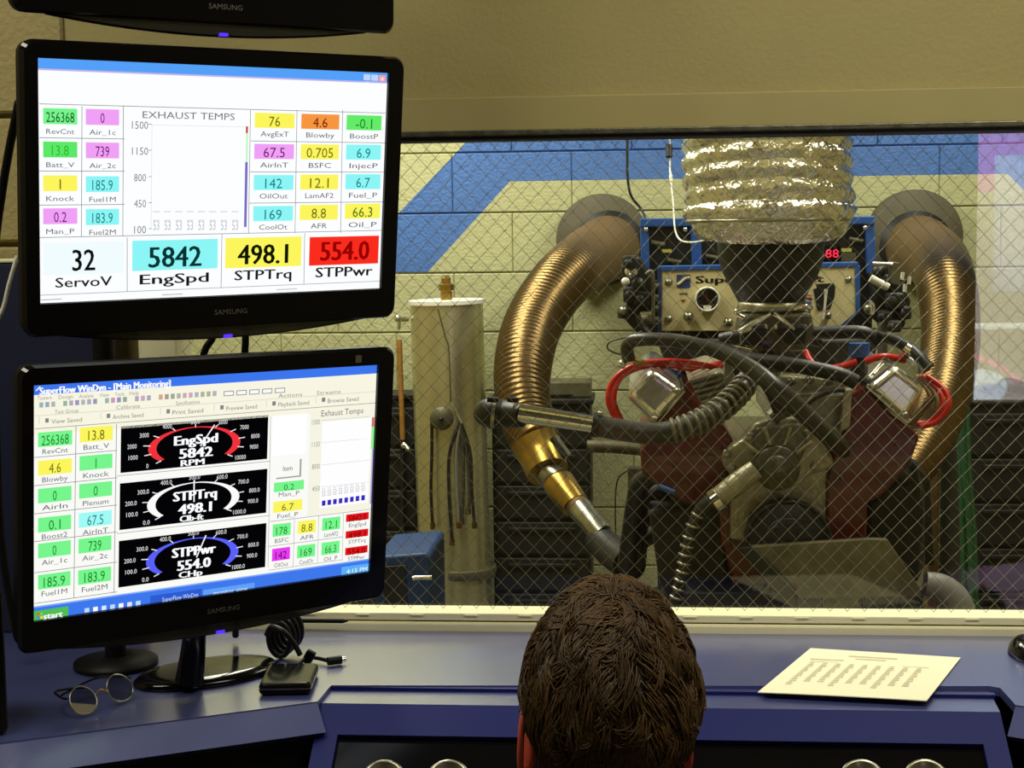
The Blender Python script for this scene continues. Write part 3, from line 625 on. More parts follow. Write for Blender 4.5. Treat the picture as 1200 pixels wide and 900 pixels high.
# top monitor: only its lower edge shows
mt = thing('monitor', (0, 0, 0), 'topmost monitor of the stack, cut off by the upper edge, dark bezel', 'monitor', 'stacked monitors', M=MT)
ext = [s1.lp(25, 220), s1.lp(469, 220), s1.lp(250, 56), s1.lp(250, 384)]
monitor_shell(mt, SHu, ext[0][0], ext[1][0], ext[2][1], ext[3][1])
s3 = Screen(MT, SHu); s3.uv(-1, -1, 1, 1, (10, 12, 18), 0); s3.build(mt)
# pole and arms that carry the upper two
pp = PZ(121, 700, DZ); pole = thing('monitor_mount', (pp.x-.06, 2.12, DZ), 'black steel post with arms holding the stacked monitors', 'mount'); px_ = P(121, 405, 2.12)
MB().cyl((px_.x, 2.12, DZ), (px_.x, 2.12, 1.70), .015).build('post', m_matte, pole)
MB().lathe([(.06, 0), (.06, .008), (.02, .015)], (px_.x, 2.12, DZ)).build('base_plate', m_matte, pole)
for M_ in (MU, MT):
    q = M_ @ Vector((0, .055, 0)); MB().tube([q, q+Vector((-.02, .06, 0)), Vector((px_.x, 2.12, q.z))] if M_ is MU else [q, q+Vector((-.01, .1, 0)), Vector((q.x-.02, GY-.002, q.z))], .012, 10).build('arm', m_matte, pole)
    MB().box((0, .064, 0), (.1, .006, .1), 0, 0, M_).build('mount_plate', m_matte, pole)
# cords between the monitors
for i, (x0, x1, lab) in enumerate(((252, 236, 'black cord slanting down between the two lit monitors, nearer the blue lamp'), (287, 286, 'straight black cord between the two lit monitors, right of the slanted one'))):
    tag(MB().tube([P(x0-10, 250, 2.12), P(x0, 380, 2.1), P(x1, 430, 2.1), P(x1-8, 600, 2.13), PZ(x1-10, 745, DZ+.01)], .0052, 8).build('display_cable', m_matte), lab, 'cord')
tag(MB().tube([P(22, 120, 2.0), P(4, 215, 2.05), P(-8, 330, 2.08), P(-4, 520, 2.1), P(2, 640, 2.1), P(20, 745, 2.1)], .006, 8).build('display_cable', m_matte), 'black cord bowing out left of the middle monitor', 'cord')
tag(MB().tube([P(20, 300, 2.12), P(10, 335, 2.12), P(2, 365, 2.12), P(-16, 395, 2.12)], .0032, 8).build('signal_cable', m_white), 'thin pale cable at the left edge in front of the navy board', 'cable')
# navy board leaning against the wall behind the monitors
nb0, nb1 = P(-60, 304, 2.3), P(128, 304, 2.3)
nb = thing('navy_board', (nb0.x, 2.3, DZ), 'dark navy board standing on the console behind the stacked monitors', 'board')
MB().box2((nb0.x-.3, 2.29, DZ+.001), (nb1.x, 2.318, nb0.z-.006), 0, .003).build('board', m_navy, nb)
MB().box2((nb0.x-.3, 2.287, nb0.z-.006), (nb1.x, 2.32, nb0.z), 0, .002).build('edge_strip', m_trim, nb)

# ------------------------------------------------------------------ things on the console
pa = thing('printed_sheet', PZ(1005, 790, DZ), 'white printed sheet of figures lying on the console by the window', 'paper')
cn = [PZ(950, 758, DZ+.004), PZ(1126, 769, DZ+.004), PZ(1086, 822, DZ+.001), PZ(888, 812, DZ+.001)]
def sheet(u, v, up=0.0):
    p = cn[0].lerp(cn[1], u).lerp(cn[3].lerp(cn[2], u), v); p.z = DZ+.0022+.0014*math.sin(u*3.1)*math.sin(v*2.6)+up; return p
ps = MB(); G = 12
vs = [tuple(sheet(i/G, j/G)) for j in range(G+1) for i in range(G+1)]; vb_ = [tuple(sheet(i/G, j/G, -.0012)) for j in range(G+1) for i in range(G+1)]
fs = [[j*(G+1)+i, (j+1)*(G+1)+i, (j+1)*(G+1)+i+1, j*(G+1)+i+1] for j in range(G) for i in range(G)]
ps.add(vs, fs, 0, True); ps.add(vb_, [f[::-1] for f in fs], 0, True)
rim = [i for i in range(G+1)]+[(j+1)*(G+1)-1 for j in range(1, G+1)]+[G*(G+1)+i for i in range(G-1, -1, -1)]+[j*(G+1) for j in range(G-1, 0, -1)]
ps.add([vs[i] for i in rim]+[vb_[i] for i in rim], [[i, (i+1) % len(rim), len(rim)+(i+1) % len(rim), len(rim)+i] for i in range(len(rim))])
ps.build('sheet', m_paper, pa)
pi = MB()
def dash(u0, u1, v0, v1): pi.add([tuple(sheet(u, v, .0004)) for u, v in ((u0, v0), (u0, v1), (u1, v1), (u1, v0))], [[0, 1, 2, 3]])
dash(.30, .62, .13, .155); dash(.36, .56, .19, .21); dash(.08, .30, .245, .265); dash(.1, .86, .30, .312)
for c in range(9):
    for r in range(12 if c % 3 else 14):
        u0 = .105+c*.086; v = .335+r*.036; dash(u0, u0+.030+.012*((r*7+c*3) % 3)/2, v, v+.018)
pi.build('print', m_ink, pa)
# black power brick with its coiled lead
bx = thing('power_brick', PZ(338, 805, DZ), 'small glossy black brick on the console below the coiled lead', 'power brick')
q = [PZ(300, 818, DZ), PZ(362, 818, DZ), PZ(376, 788, DZ), PZ(318, 790, DZ)]
cxy = sum((Vector(v) for v in q), Vector())/4; ax = (q[1]-q[0]+q[2]-q[3]).normalized(); L_ = ((q[1]-q[0]).length+(q[2]-q[3]).length)/2; D_ = ((q[3]-q[0]).length+(q[2]-q[1]).length)/2
Mb = Matrix.Translation((cxy.x, cxy.y, DZ)) @ Matrix.Rotation(math.atan2(ax.y, ax.x), 4, 'Z')
MB().box((0, 0, .0095), (L_, min(D_, .10), .017), 0, .006, Mb, 3).build('housing', m_gloss, bx)
MB().box((0, 0, .0100), (L_+.0006, min(D_, .10)+.0006, .0012), 0, 0, Mb).build('seam', m_steel, bx)
cb = thing('coiled_lead', PZ(335, 770, DZ), 'bundled black lead with two plug ends beside the monitor foot', 'cable')
ck = MB(); c_ = PZ(332, 772, DZ); rx_ = Vector((.03, .002, 0))
for k in range(4):
    loop = [c_+Vector((.016*math.cos(t)-.004+.004*k, -.004+.008*k-.01*math.sin(t)*.4, .030+.026*math.sin(t)+.003*k)) for t in [i*math.pi/6 for i in range(12)]]
    ck.tube(loop, .0042, 8, 0, 3, closed=True)
ck.tube([P(312, 745, 2.13), P(318, 735, 2.13), P(332, 740, 2.12), P(345, 755, 2.12), P(352, 768, 2.12)], .004, 8)
ck.build('coil', m_rubber2, cb)
MB().tube([PZ(345, 782, DZ+.01), PZ(358, 772, DZ+.014), PZ(370, 771, DZ+.008), PZ(384, 774, DZ+.006)], .003, 8).build('tail', m_matte, cb)
pb = MB(); a_, b_ = PZ(384, 775, DZ+.007), PZ(400, 773, DZ+.007); pb.cyl(a_, b_, .0062, 12); pb.build('plug', m_matte, cb)
MB().cyl(b_, b_+(b_-a_).normalized()*.006, .004, 12).build('plug_tip', m_chrome, cb)
a_ = PZ(362, 770, DZ+.016); MB().box((0, 0, 0), (.014, .010, .020), 0, .002, Matrix.Translation(a_) @ Matrix.Rotation(.5, 4, 'Y')).build('connector', m_matte, cb)
pn = thing('pen', P(378, 739, GY-.05), 'slim black pen lying on the cream window sill behind the lead', 'pen')
a_, b_ = P(345, 737.5, GY-.05), P(408, 739.5, GY-.05); a_.z = b_.z = z3+.0035
MB().cyl(a_, a_.lerp(b_, .9), .0036, 10).build('barrel', m_matte, pn); MB().cyl(a_.lerp(b_, .9), b_, .0036, 10, 0, .001).build('tip', m_matte, pn)
# spectacles
gl = thing('spectacles', PZ(120, 835, DZ), 'wire-rimmed spectacles standing folded on the blue console top', 'spectacles')
cA, cB = PZ(98, 838, DZ)+Vector((0, 0, .020)), PZ(141, 823, DZ)+Vector((0, 0, .020)); dx = (cB-cA); dx.z = 0; dx.normalize(); nv = Vector((dx.y, -dx.x, 0)); tilt = (_Z*.85-nv*.5).normalized()
for c0_ in (cA, cB):
    el = [c0_+dx*(.021*math.cos(t))*(1-.1*math.sin(t))+tilt*(.019*math.sin(t)) for t in [i*2*math.pi/20 for i in range(20)]]
    rm = MB().tube(el, .0011, 6, 0, 1, closed=True).build('rim', m_steel, gl)
    lv = MB(); off = nv*.0006; lv.add([tuple(p+off) for p in el]+[tuple(p-off) for p in el], [list(range(20)), list(range(39, 19, -1))]+[[i, (i+1) % 20, 20+(i+1) % 20, 20+i] for i in range(20)]); lv.build('lens', m_lens, rm)
MB().tube([cA+dx*.021, (cA+cB)/2+tilt*.006, cB-dx*.021], .0013, 6).build('bridge', m_brass, gl)
for c0_, s_ in ((cA, -1), (cB, 1)):
    h0 = c0_+dx*.022*s_+tilt*.008; MB().tube([h0, h0-nv*.012, h0-nv*.045-dx*.02*s_-_Z*.002, h0-nv*.050-dx*.075*s_-_Z*.012], .0016, 6).build('temple', m_matte, gl)
# dark loudspeaker at the left edge
sp0 = PZ(2, 862, DZ); spk = thing('loudspeaker', (sp0.x-.05, sp0.y, DZ), 'small black desktop loudspeaker at the left end of the console', 'speaker')
Ms = Matrix.Translation((sp0.x-.052, sp0.y+.02, DZ)) @ Matrix.Rotation(.5, 4, 'Z')
MB().box((0, 0, .095), (.09, .09, .188), 0, .008, Ms).build('cabinet', m_matte, spk)
q = MB()
q.lathe([(.036, 0), (.036, .004), (.030, .003), (.012, -.004), (0, -.002)], Ms @ Vector((0, -.046, .065)), Ms.to_3x3() @ Vector((0, -1, 0)), 24); q.build('driver', m_gloss, spk)
MB().box((0, -.046, .145), (.05, .003, .03), 0, .001, Ms).build('badge_panel', m_gloss, spk)
# dark mouse at the right edge
mo = thing('computer_mouse', PZ(1205, 770, DZ), 'black computer mouse at the right end of the console', 'mouse')
p = PZ(1206, 768, DZ); MB().ball((p.x, p.y, DZ+.001), .03, 0, 20, 12, (.95, 1.7, .95)).build('shell', m_gloss, mo)
sw_ = MB(); sw_.cyl((p.x-.004, p.y-.03, DZ+.0265), (p.x+.004, p.y-.03, DZ+.0265), .006, 12); sw_.build('wheel', m_rubber2, mo)
for o in mo.children:
    for v in o.data.vertices:
        if v.co.z+ORG[mo].z < DZ+.001: v.co.z = DZ+.001-ORG[mo].z

# ------------------------------------------------------------------ test cell
def pg(pts, Y): return [(P(x, y, Y).x, P(x, y, Y).z) for x, y in pts]
def tp(mb, pts, rpx, Y=None, n=10, m=0, sub=6, rib=None, caps=True):
    q = [P(p[0], p[1], p[2] if len(p) > 2 else Y) for p in pts]
    r = [S(v.y, rp) for v, rp in zip(q, rpx if isinstance(rpx, (list, tuple)) else [rpx]*len(q))]
    return mb.tube(q, r, n, m, sub, caps, rib)
def disc(mb, px, py, Y, rpx, th, n=24, m=0, rin=0): # short cylinder facing the window
    c = P(px, py, Y); r = S(Y, rpx); return mb.lathe([(r, -th), (r, -th*.1), (r*.93, 0)] if not rin else [(r, -th), (r, -th*.2), (r*.95, 0), (S(Y, rin)*1.03, 0), (S(Y, rin), -th*.2), (S(Y, rin), -th)], c, (0, -1, 0), n, m)
# engine stand
B0 = 3.12
st = thing('engine_stand', (P(910, 700, B0).x, 3.45, 0), 'dark steel stand under the red engine behind the window', 'engine stand')
zb = P(910, 719, 3.28).z
for pxs in (785, 1062):
    for Y in (3.22, 3.75):
        x = P(pxs, 700, 3.3).x; q = MB(); q.box2((x-.03, Y-.03, 0), (x+.03, Y+.03, zb-.06), 0, .004); q.build('leg', m_dark, st)
MB().box2((P(775, 700, B0).x, 3.14, zb-.06), (P(1080, 700, B0).x, 3.85, zb-.01), 0, .006).build('deck', m_dark, st)
# ---- engine
E0, E1 = 3.16, 3.68
en = thing('v8_engine', (P(910, 640, E0).x, 3.4, zb), 'red V8 race engine with chrome valve covers behind the wire glass', 'engine')
for pa_, pb_ in ((936, 962), (966, 1006), (1012, 1052), (1054, 1082)):
    MB().prism(pg([(pa_, 690), (pb_, 690), (pb_, 716), (pa_, 716)], B0), B0, B0+.03, 0, .004).build('mount_block', m_plate if pa_ in (966,) else m_dark, en)
def upright(pts, m):
    q = [(x, max(z, zb+.002)) for x, z in pg(pts, 3.75)]; MB().prism(q, 3.75, 3.79, 0, .004).build('upright', m, en)
upright([(735, 548), (752, 548), (757, 740), (739, 740)], m_plate); upright([(1080, 560), (1090, 560), (1094, 740), (1083, 740)], m_dark)
tp(MB(), [(688, 523, 3.77), (720, 524, 3.77), (752, 527, 3.77)], 7.5, n=14).build('cross_pipe', m_plate, en)
def part(name, mb, m, par=en): return mb.build(name, m, par)
# crankcase and skirts
part('crankcase', MB().prism(pg([(848, 520), (990, 520), (1016, 560), (1016, 632), (1000, 690), (860, 690), (846, 632), (838, 580)], E0+.05), E0+.05, E1, 0, .008), m_red)
part('cylinder_head', MB().prism(pg([(768, 498), (800, 459), (824, 474), (846, 494), (860, 517), (852, 535), (850, 560), (838, 588), (806, 592), (752, 556), (750, 528), (762, 508)], E0-.01), E0-.01, E1, 0, .006), m_red)
part('cylinder_head', MB().prism(pg([(1014, 453), (1046, 486), (1062, 498), (1078, 512), (1066, 545), (1036, 580), (1016, 590), (1016, 632), (968, 634), (968, 566), (976, 535), (990, 500), (998, 462)], E0-.01), E0-.01, E1, 0, .006), m_red)
for x, y in ((774, 527), (852, 517), (842, 560), (790, 545), (985, 600), (1000, 520), (1050, 520), (1030, 555), (985, 560)): part('head_bolt', disc(MB(), x, y, E0-.014, 3.4, .008, 10), m_red)
part('block_rail', MB().prism(pg([(842, 596), (856, 590), (858, 640), (846, 642)], E0+.02), E0+.02, E0+.2, 0, .004), m_red)
# valve covers: chrome boxes with a folded lip
def cover(pts, inner, name='valve_cover'):
    o = part(name, MB().prism(pg(pts, E0), E0-.005, E1-.02, 0, .019, seg=5), m_cover)
    a_, b_ = inner; d = (P(*b_, E0)-P(*a_, E0)); nrm = Vector((-d.z, 0, d.x)).normalized()
    l = MB(); k = Matrix.Identity(4)
    p0, p1 = P(*a_, E0), P(*b_, E0); w_ = nrm*.010
    l.prism([(v.x, v.z) for v in (p0, p1, p1+w_, p0+w_)], E0-.018, E1-.01, 0, .003); l.build('lip', m_chrome, o)
    for t in (.12, .88):
        v = p0.lerp(p1, t)+nrm*.012; b = MB(); b.ball((v.x, E0-.012, v.z), .008, 0, 10, 6); b.build('bolt', m_steel, o)
    return o
cover([(764, 430), (802, 457), (768, 497), (732, 463)], (((768+0, 500), (804, 457))))
cover([(1048, 426), (1086, 455), (1061, 495), (1013, 455)], (((1012, 452), (1061, 496))))
# finned intake side pieces, manifold
part('intake_manifold', MB().prism(pg([(905, 463), (994, 462), (992, 474), (985, 500), (960, 505), (905, 500)], E0+.02), E0+.02, E1-.05, 0, .004), m_alu)
part('intake_manifold', MB().prism(pg([(806, 446), (842, 436), (862, 440), (866, 470), (828, 474)], E0+.02), E0+.02, E1-.05, 0, .004), m_alu)
q = MB()
for i in range(5): q.prism(pg([(808+i*3, 446+i*6), (838+i*6, 438+i*5), (840+i*6, 440+i*5), (810+i*3, 449+i*6)], E0), E0, E0+.05, 0)
part('intake_fins', q, m_steel)
part('rail', MB().prism(pg([(928, 461), (998, 460), (998, 465), (928, 466)], E0-.01), E0-.01, E0+.05, 0, .002), m_steel)
part('post', MB().prism(pg([(848, 425), (858, 424), (862, 458), (850, 460)], E0), E0, E0+.03, 0, .002), m_steel)
part('post', MB().prism(pg([(990, 458), (999, 456), (996, 500), (984, 508)], E0-.02), E0-.02, E0+.03, 0, .002), m_alu)
q = MB(); c = P(901, 424, 3.3); q.ball((c.x, 3.3, c.z), S(3.3, 20), 0, 20, 12, (1, 1, .65)); part('breather_dome', q, m_plate)
for x, y in ((928, 448), (950, 446), (972, 448), (915, 452)): part('stud', disc(MB(), x, y, E0-.005, 5, .03, 12), m_alud)
part('manifold_web', MB().prism(pg([(915, 440), (985, 446), (985, 462), (915, 462)], E0+.03), E0+.03, E0+.2, 0, .003), m_alu)
# timing cover, water pump
part('timing_cover', MB().prism(pg([(856, 540), (960, 525), (970, 545), (969, 634), (944, 632), (940, 600), (880, 600), (872, 634), (856, 632)], E0+.0), E0, E0+.06, 0, .004), m_alu)
part('water_pump', MB().prism(pg([(846, 536), (858, 522), (872, 513), (884, 496), (905, 489), (936, 489), (950, 501), (962, 518), (976, 534), (978, 546), (964, 553), (950, 557), (930, 572), (900, 574), (882, 560), (862, 562), (848, 548)], E0-.05), E0-.05, E0+.0, 0, .008, seg=3), m_alu)
part('pump_housing', MB().prism(pg([(886, 502), (938, 496), (948, 520), (930, 556), (896, 558), (882, 536)], E0-.075), E0-.075, E0-.05, 0, .006), m_alud)
hub = disc(MB(), 911, 549, E0-.085, 27, .05, 32); part('pump_hub', disc(hub, 911, 549, E0-.10, 15, .03, 24), m_alud)
q = MB()
for a_ in range(0, 181, 36):
    ca, sa = math.cos(math.radians(a_)), math.sin(math.radians(a_)); o_ = (911+27*ca, 547-27*sa); p_ = (911+50*ca, 545-46*sa)
    if p_[1] < 530 or 0 < a_ < 180: tp(q, [o_, p_], 2.3, E0-.078, 8)
tag(part('pump_ribs', q, m_alu), kind='stuff')
for x, y in ((852, 532), (955, 547), (858, 548), (880, 512), (946, 508)): part('bolt', disc(MB(), x, y, E0-.055, 5.5, .016, 12), m_steel)
q = MB()
for i, (x, y) in enumerate(((930, 505), (938, 512), (945, 520))): tp(q, [(x-6, y-3), (x+6, y+4)], 1.6, E0-.058, 6)
part('pump_marks', q, m_steel)
part('thermostat_neck', tp(MB(), [(906, 492), (915, 484), (918, 474)], [13, 12, 11], E0-.03, 16), m_alud)
# crank pulley
q = disc(MB(), 924, 636, E0-.06, 49, .05, 48); disc(q, 924, 636, E0-.075, 30, .02, 36); part('crank_pulley', q, m_rubber2)
part('pulley_rim', MB().torus(P(924, 636, E0-.06), S(E0, 48), .004, (0, 1, 0), 48, 8), m_dark)
for a_ in (50, 90, 130): part('bolt', disc(MB(), 924+22*math.cos(math.radians(a_)), 636-22*math.sin(math.radians(a_)), E0-.096, 3, .008, 8), m_dark)
# front mounting plate and brace
part('front_plate', MB().prism(pg([(876, 640), (1019, 631), (1040, 632), (1079, 690), (1080, 700), (940, 702), (926, 690)], E0-.11), E0-.11, E0-.095, 0, .003), m_plate)
part('front_brace', MB().prism(pg([(864, 642), (880, 640), (934, 690), (926, 702), (912, 700)], E0-.125), E0-.125, E0-.11, 0, .003), m_dark)
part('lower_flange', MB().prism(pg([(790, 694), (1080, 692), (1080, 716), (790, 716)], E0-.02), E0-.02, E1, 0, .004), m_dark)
# exhaust headers in the dark flanks
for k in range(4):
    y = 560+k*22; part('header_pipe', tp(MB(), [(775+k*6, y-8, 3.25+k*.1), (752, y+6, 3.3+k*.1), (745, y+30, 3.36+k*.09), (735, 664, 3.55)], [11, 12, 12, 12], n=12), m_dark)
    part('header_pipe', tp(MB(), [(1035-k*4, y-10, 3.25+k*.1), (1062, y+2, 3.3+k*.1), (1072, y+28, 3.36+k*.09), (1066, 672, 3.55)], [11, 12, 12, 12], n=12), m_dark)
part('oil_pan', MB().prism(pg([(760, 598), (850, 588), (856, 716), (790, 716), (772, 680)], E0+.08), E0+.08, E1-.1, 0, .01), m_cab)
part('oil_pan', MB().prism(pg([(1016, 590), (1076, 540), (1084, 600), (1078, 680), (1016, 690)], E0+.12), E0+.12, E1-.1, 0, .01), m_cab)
part('fuel_fitting', tp(MB(), [(772, 570), (790, 577)], 3.4, E0-.02, 10), m_bluef)
# starter pipe with chrome clamp, ribbed hose
part('coolant_pipe', tp(MB(), [(838, 586), (862, 568), (886, 550)], [12, 13.5, 12], 3.05, 20), m_alu)
q = MB(); a_, b_ = P(836, 588, 3.05), P(843, 583, 3.05); q.cyl(a_, b_, S(3.05, 16), 20); part('hose_clamp', q, m_chrome)
rh = part('ribbed_hose', tp(MB(), [(842, 583, 3.05), (826, 594, 3.05), (814, 612, 3.05), (806, 642, 3.05), (801, 670, 3.05), (790, 712, 3.07)], [12, 10, 7, 6.5, 6.5, 6.5], n=14), m_rubber2)
rp = [P(*v, 3.05) for v in ((826, 594), (818, 604), (812, 616), (808, 630), (805.5, 640), (803.5, 650), (802, 660), (800.5, 670), (798.5, 680), (796, 690), (793, 700), (790, 710))]
for k in range(len(rp)-1): part('hose_ring', MB().torus(rp[k], S(3.05, 7.2), S(3.05, 2.0), rp[k+1]-rp[k], 20, 8), m_steel, rh)
# upper coolant hose: smooth, then corrugated
ch_ = part('coolant_hose', tp(MB(), [(700, 499, 2.98), (735, 505, 2.98), (770, 508, 2.98), (806, 500, 2.98), (838, 484, 3.0), (862, 464, 3.05), (880, 440, 3.1)], 13, n=18), m_rubber)
rp = [P(*v) for v in ((790, 504.5, 2.98), (798, 502.5, 2.98), (806, 500, 2.98), (814, 496.5, 2.985), (822, 492.8, 2.99), (830, 488.6, 2.995), (838, 484, 3.0), (845, 478.8, 3.01), (851.5, 473.6, 3.02), (857, 468.6, 3.035), (862, 464, 3.05), (867, 458.5, 3.06), (871.5, 452.5, 3.075))]
for k in range(len(rp)): part('hose_rib', MB().torus(rp[k], S(3.0, 13.4), S(3.0, 2.6), rp[min(k+1, 12)]-rp[max(k-1, 0)], 24, 8), m_rib, ch_)
# vent hoses
part('vent_hose', tp(MB(), [(738, 424, 3.12), (735, 406, 3.12), (750, 398, 3.1), (796, 400, 3.08), (842, 412, 3.06), (880, 431, 3.03), (911, 456, 3.0), (942, 484, 3.02), (974, 514, 3.06), (992, 531, 3.2)], [8, 8, 8, 8.5, 9, 10, 11, 11, 11, 10], n=14), m_rubber)
part('vent_hose', tp(MB(), [(842, 408, 3.2), (880, 421, 3.16), (930, 428, 3.13), (980, 438, 3.12), (1003, 448, 3.12)], 9, n=14), m_rubber2)
part('vent_hose', tp(MB(), [(1028, 394, 3.3), (1052, 401, 3.25), (1072, 414, 3.2), (1088, 432, 3.18)], [6, 6.5, 7, 8], n=12), m_rubber2)
q = MB(); a_, b_ = P(1062, 409, 3.215), P(1080, 422, 3.195); q.cyl(a_, b_, S(3.2, 8.6), 16); part('hose_end', q, m_chrome)
part('rear_hose', tp(MB(), [(845, 398, 3.32), (880, 392, 3.3), (960, 390, 3.3), (1012, 390, 3.3), (1030, 404, 3.3)], 8, n=12), m_rubber2)
part('short_hose', tp(MB(), [(940, 480, 3.1), (955, 466, 3.1), (975, 458, 3.1), (990, 457, 3.1)], 3.2, n=8), m_rubber2)
part('thick_hose', tp(MB(), [(896, 444, 3.1), (906, 460, 3.1), (914, 480, 3.11)], 9, n=12), m_rubber2)
# spark leads
for k, dd in enumerate((0, 6, 3)):
    part('spark_lead', tp(MB(), [(723+dd*.9, 493, 3.16+k*.05), (713+dd, 470, 3.16+k*.05), (719+dd, 446, 3.17+k*.05), (742+dd*.5, 429+dd*.5, 3.18+k*.05), (780, 423+k*3, 3.2+k*.05), (815, 426+k*3, 3.25+k*.05), (848, 433-k*4, 3.3+k*.05)], 3.6, n=8), m_wirered)
for k, dd in enumerate((0, -9, -17, -24)):
    part('spark_lead', tp(MB(), [(1078+dd*.7, 500+dd*.3, 3.17+k*.06), (1098+dd*.8, 494, 3.17+k*.06), (1112+dd*.8, 475, 3.17+k*.06), (1106+dd*.8, 456, 3.19+k*.06), (1086+dd*.5, 441, 3.22+k*.06)], 3.4, n=8), m_wirered if k < 2 else m_bronze2)
part('spark_lead', tp(MB(), [(1014, 424, 3.2), (1035, 418, 3.2), (1060, 422, 3.22)], 4.2, n=8), m_wirered)
part('spark_lead', tp(MB(), [(944, 412, 3.24), (950, 424, 3.22), (962, 432, 3.2), (985, 430, 3.2), (1004, 424, 3.2)], 4.2, n=8), m_wirered)
for k in range(3): part('spark_boot', tp(MB(), [(1070+k*7, 496-k*9), (1080+k*7, 480-k*8)], 3.6, 3.17+k*.05, 8), m_bronze2)
for k in range(4): part('cover_tube', tp(MB(), [(1018+k*6, 442-k*3, 3.22), (1034+k*6, 424-k*2, 3.26)], 2.2, n=8), m_steel)
part('lead_clip', tp(MB(), [(740, 420), (748, 425), (756, 424)], [3, 4.5, 2.5], 3.12, 8), m_brass)
q = MB(); c = P(729, 427, 3.12); q.ball((c.x, 3.12, c.z), S(3.12, 5.5), 0, 12, 8); part('hose_nut', q, m_chrome)
part('vacuum_cap', tp(MB(), [(786, 425), (790, 447)], 10, 3.4, 14), m_bluef)
part('fuel_filter', tp(MB(), [(1007, 402), (1007, 418)], 12, 3.24, 18), m_bluef); part('filter_head', tp(MB(), [(1007, 418), (1006, 447)], 10, 3.24, 14), m_rubber2)
# carburettor with fuel lines
part('carburettor', MB().prism(pg([(868, 366), (946, 364), (950, 384), (940, 408), (876, 410), (864, 388)], 3.36), 3.28, 3.46, 0, .008), m_alud)
for x in (882, 930): part('fuel_bowl', MB().prism(pg([(x-16, 380), (x+16, 380), (x+14, 404), (x-14, 404)], 3.26), 3.24, 3.3, 0, .006), m_dark)
for pts in ([(866, 390), (884, 378), (903, 368)], [(906, 368), (918, 376), (931, 386)]): part('fuel_line', tp(MB(), pts, [4.2, 3.2, 1.8], 3.22, 10), m_chrome)
for x in (898, 909): part('jet_screw', tp(MB(), [(x, 380), (x, 385)], 2, 3.23, 8), m_chrome)
for pts in ([(842, 410), (856, 406), (880, 410)], [(858, 388), (874, 388), (880, 384)]): part('throttle_rod', tp(MB(), pts, 2.2, 3.22, 8), m_chrome)
part('air_horn_ring', MB().lathe([(S(3.36, 42), 0), (S(3.36, 44), .006), (S(3.36, 42), .02), (S(3.36, 36), .024)], P(908, 364, 3.36), (0, 0, 1), 32), m_steel)
part('linkage', tp(MB(), [(870, 362), (862, 366), (872, 372)], 3, 3.24, 8), m_chrome)
part('linkage', tp(MB(), [(930, 362), (942, 358), (950, 362)], 2.4, 3.24, 8), m_chrome)
part('clutter', tp(MB(), [(930, 402), (945, 398), (962, 402)], 6, 3.32, 10), m_dark)
part('purple_cap', tp(MB(), [(893, 404), (903, 404)], 4.5, 3.24, 10), mat('purple_anodised', srgb(58, 30, 84), .4))
part('rear_cover', MB().prism(pg([(770, 400), (1030, 398), (1018, 450), (790, 456)], 3.62), 3.62, 3.7, 0, .006), m_dark)
# ---- air intake: black funnel and foil duct
FY = 3.36
fn = thing('intake_funnel', P(908, 358, FY), 'black funnel on top of the carburettor under the foil duct', 'funnel')
def zy(y): return P(906, y, FY).z
MB().lathe([(S(FY, 34), zy(360)), (S(FY, 38), zy(352)), (S(FY, 55), zy(320)), (S(FY, 60), zy(304)), (S(FY, 63), zy(266)), (S(FY, 60), zy(266)), (S(FY, 57), zy(304)), (S(FY, 34), zy(352))], (P(903, 350, FY).x, FY, 0), (0, 0, 1), 48).build('cone', m_funnel, fn)
fd = thing('foil_duct', P(900, 275, FY), 'crumpled silver foil air duct hanging above the engine', 'duct')
prof = [(S(FY, 80), zy(278)), (S(FY, 86), zy(274)), (S(FY, 90), zy(262)), (S(FY, 97), zy(252)), (S(FY, 99), zy(245)), (S(FY, 94), zy(243))]
dz_ = S(FY, 20); z_ = zy(241); ztop = 2.79
k = 0
while z_ < ztop:
    prof += [(S(FY, 92.5+1.2*math.sin(k)), z_), (S(FY, 97), z_+dz_*.3), (S(FY, 97.5), z_+dz_*.55), (S(FY, 92.5), z_+dz_*.88)]; z_ += dz_; k += 1
def crumple(q, d):
    t_ = max(0, min(1, (q.z-zy(278))/(zy(228)-zy(278)))); q = q+Vector((0, 0, -(q.y-FY)*(-.09+.22*t_)))
    return q+d*.007*noise.noise(q*26)+d*.0035*noise.noise(q*90)+Vector((.007*math.sin(q.z*9), 0, .002*noise.noise(q*40)))
MB().lathe(prof, (P(898, 250, FY).x, FY, 0), (0, 0, 1), 96, jitter=crumple).build('corrugated_sleeve', m_foil, fd)
MB().torus((P(900, 258, FY).x, FY, zy(258)), S(FY, 93), .004, (0, 0, 1), 48, 8).build('clamp_band', m_steel, fd)
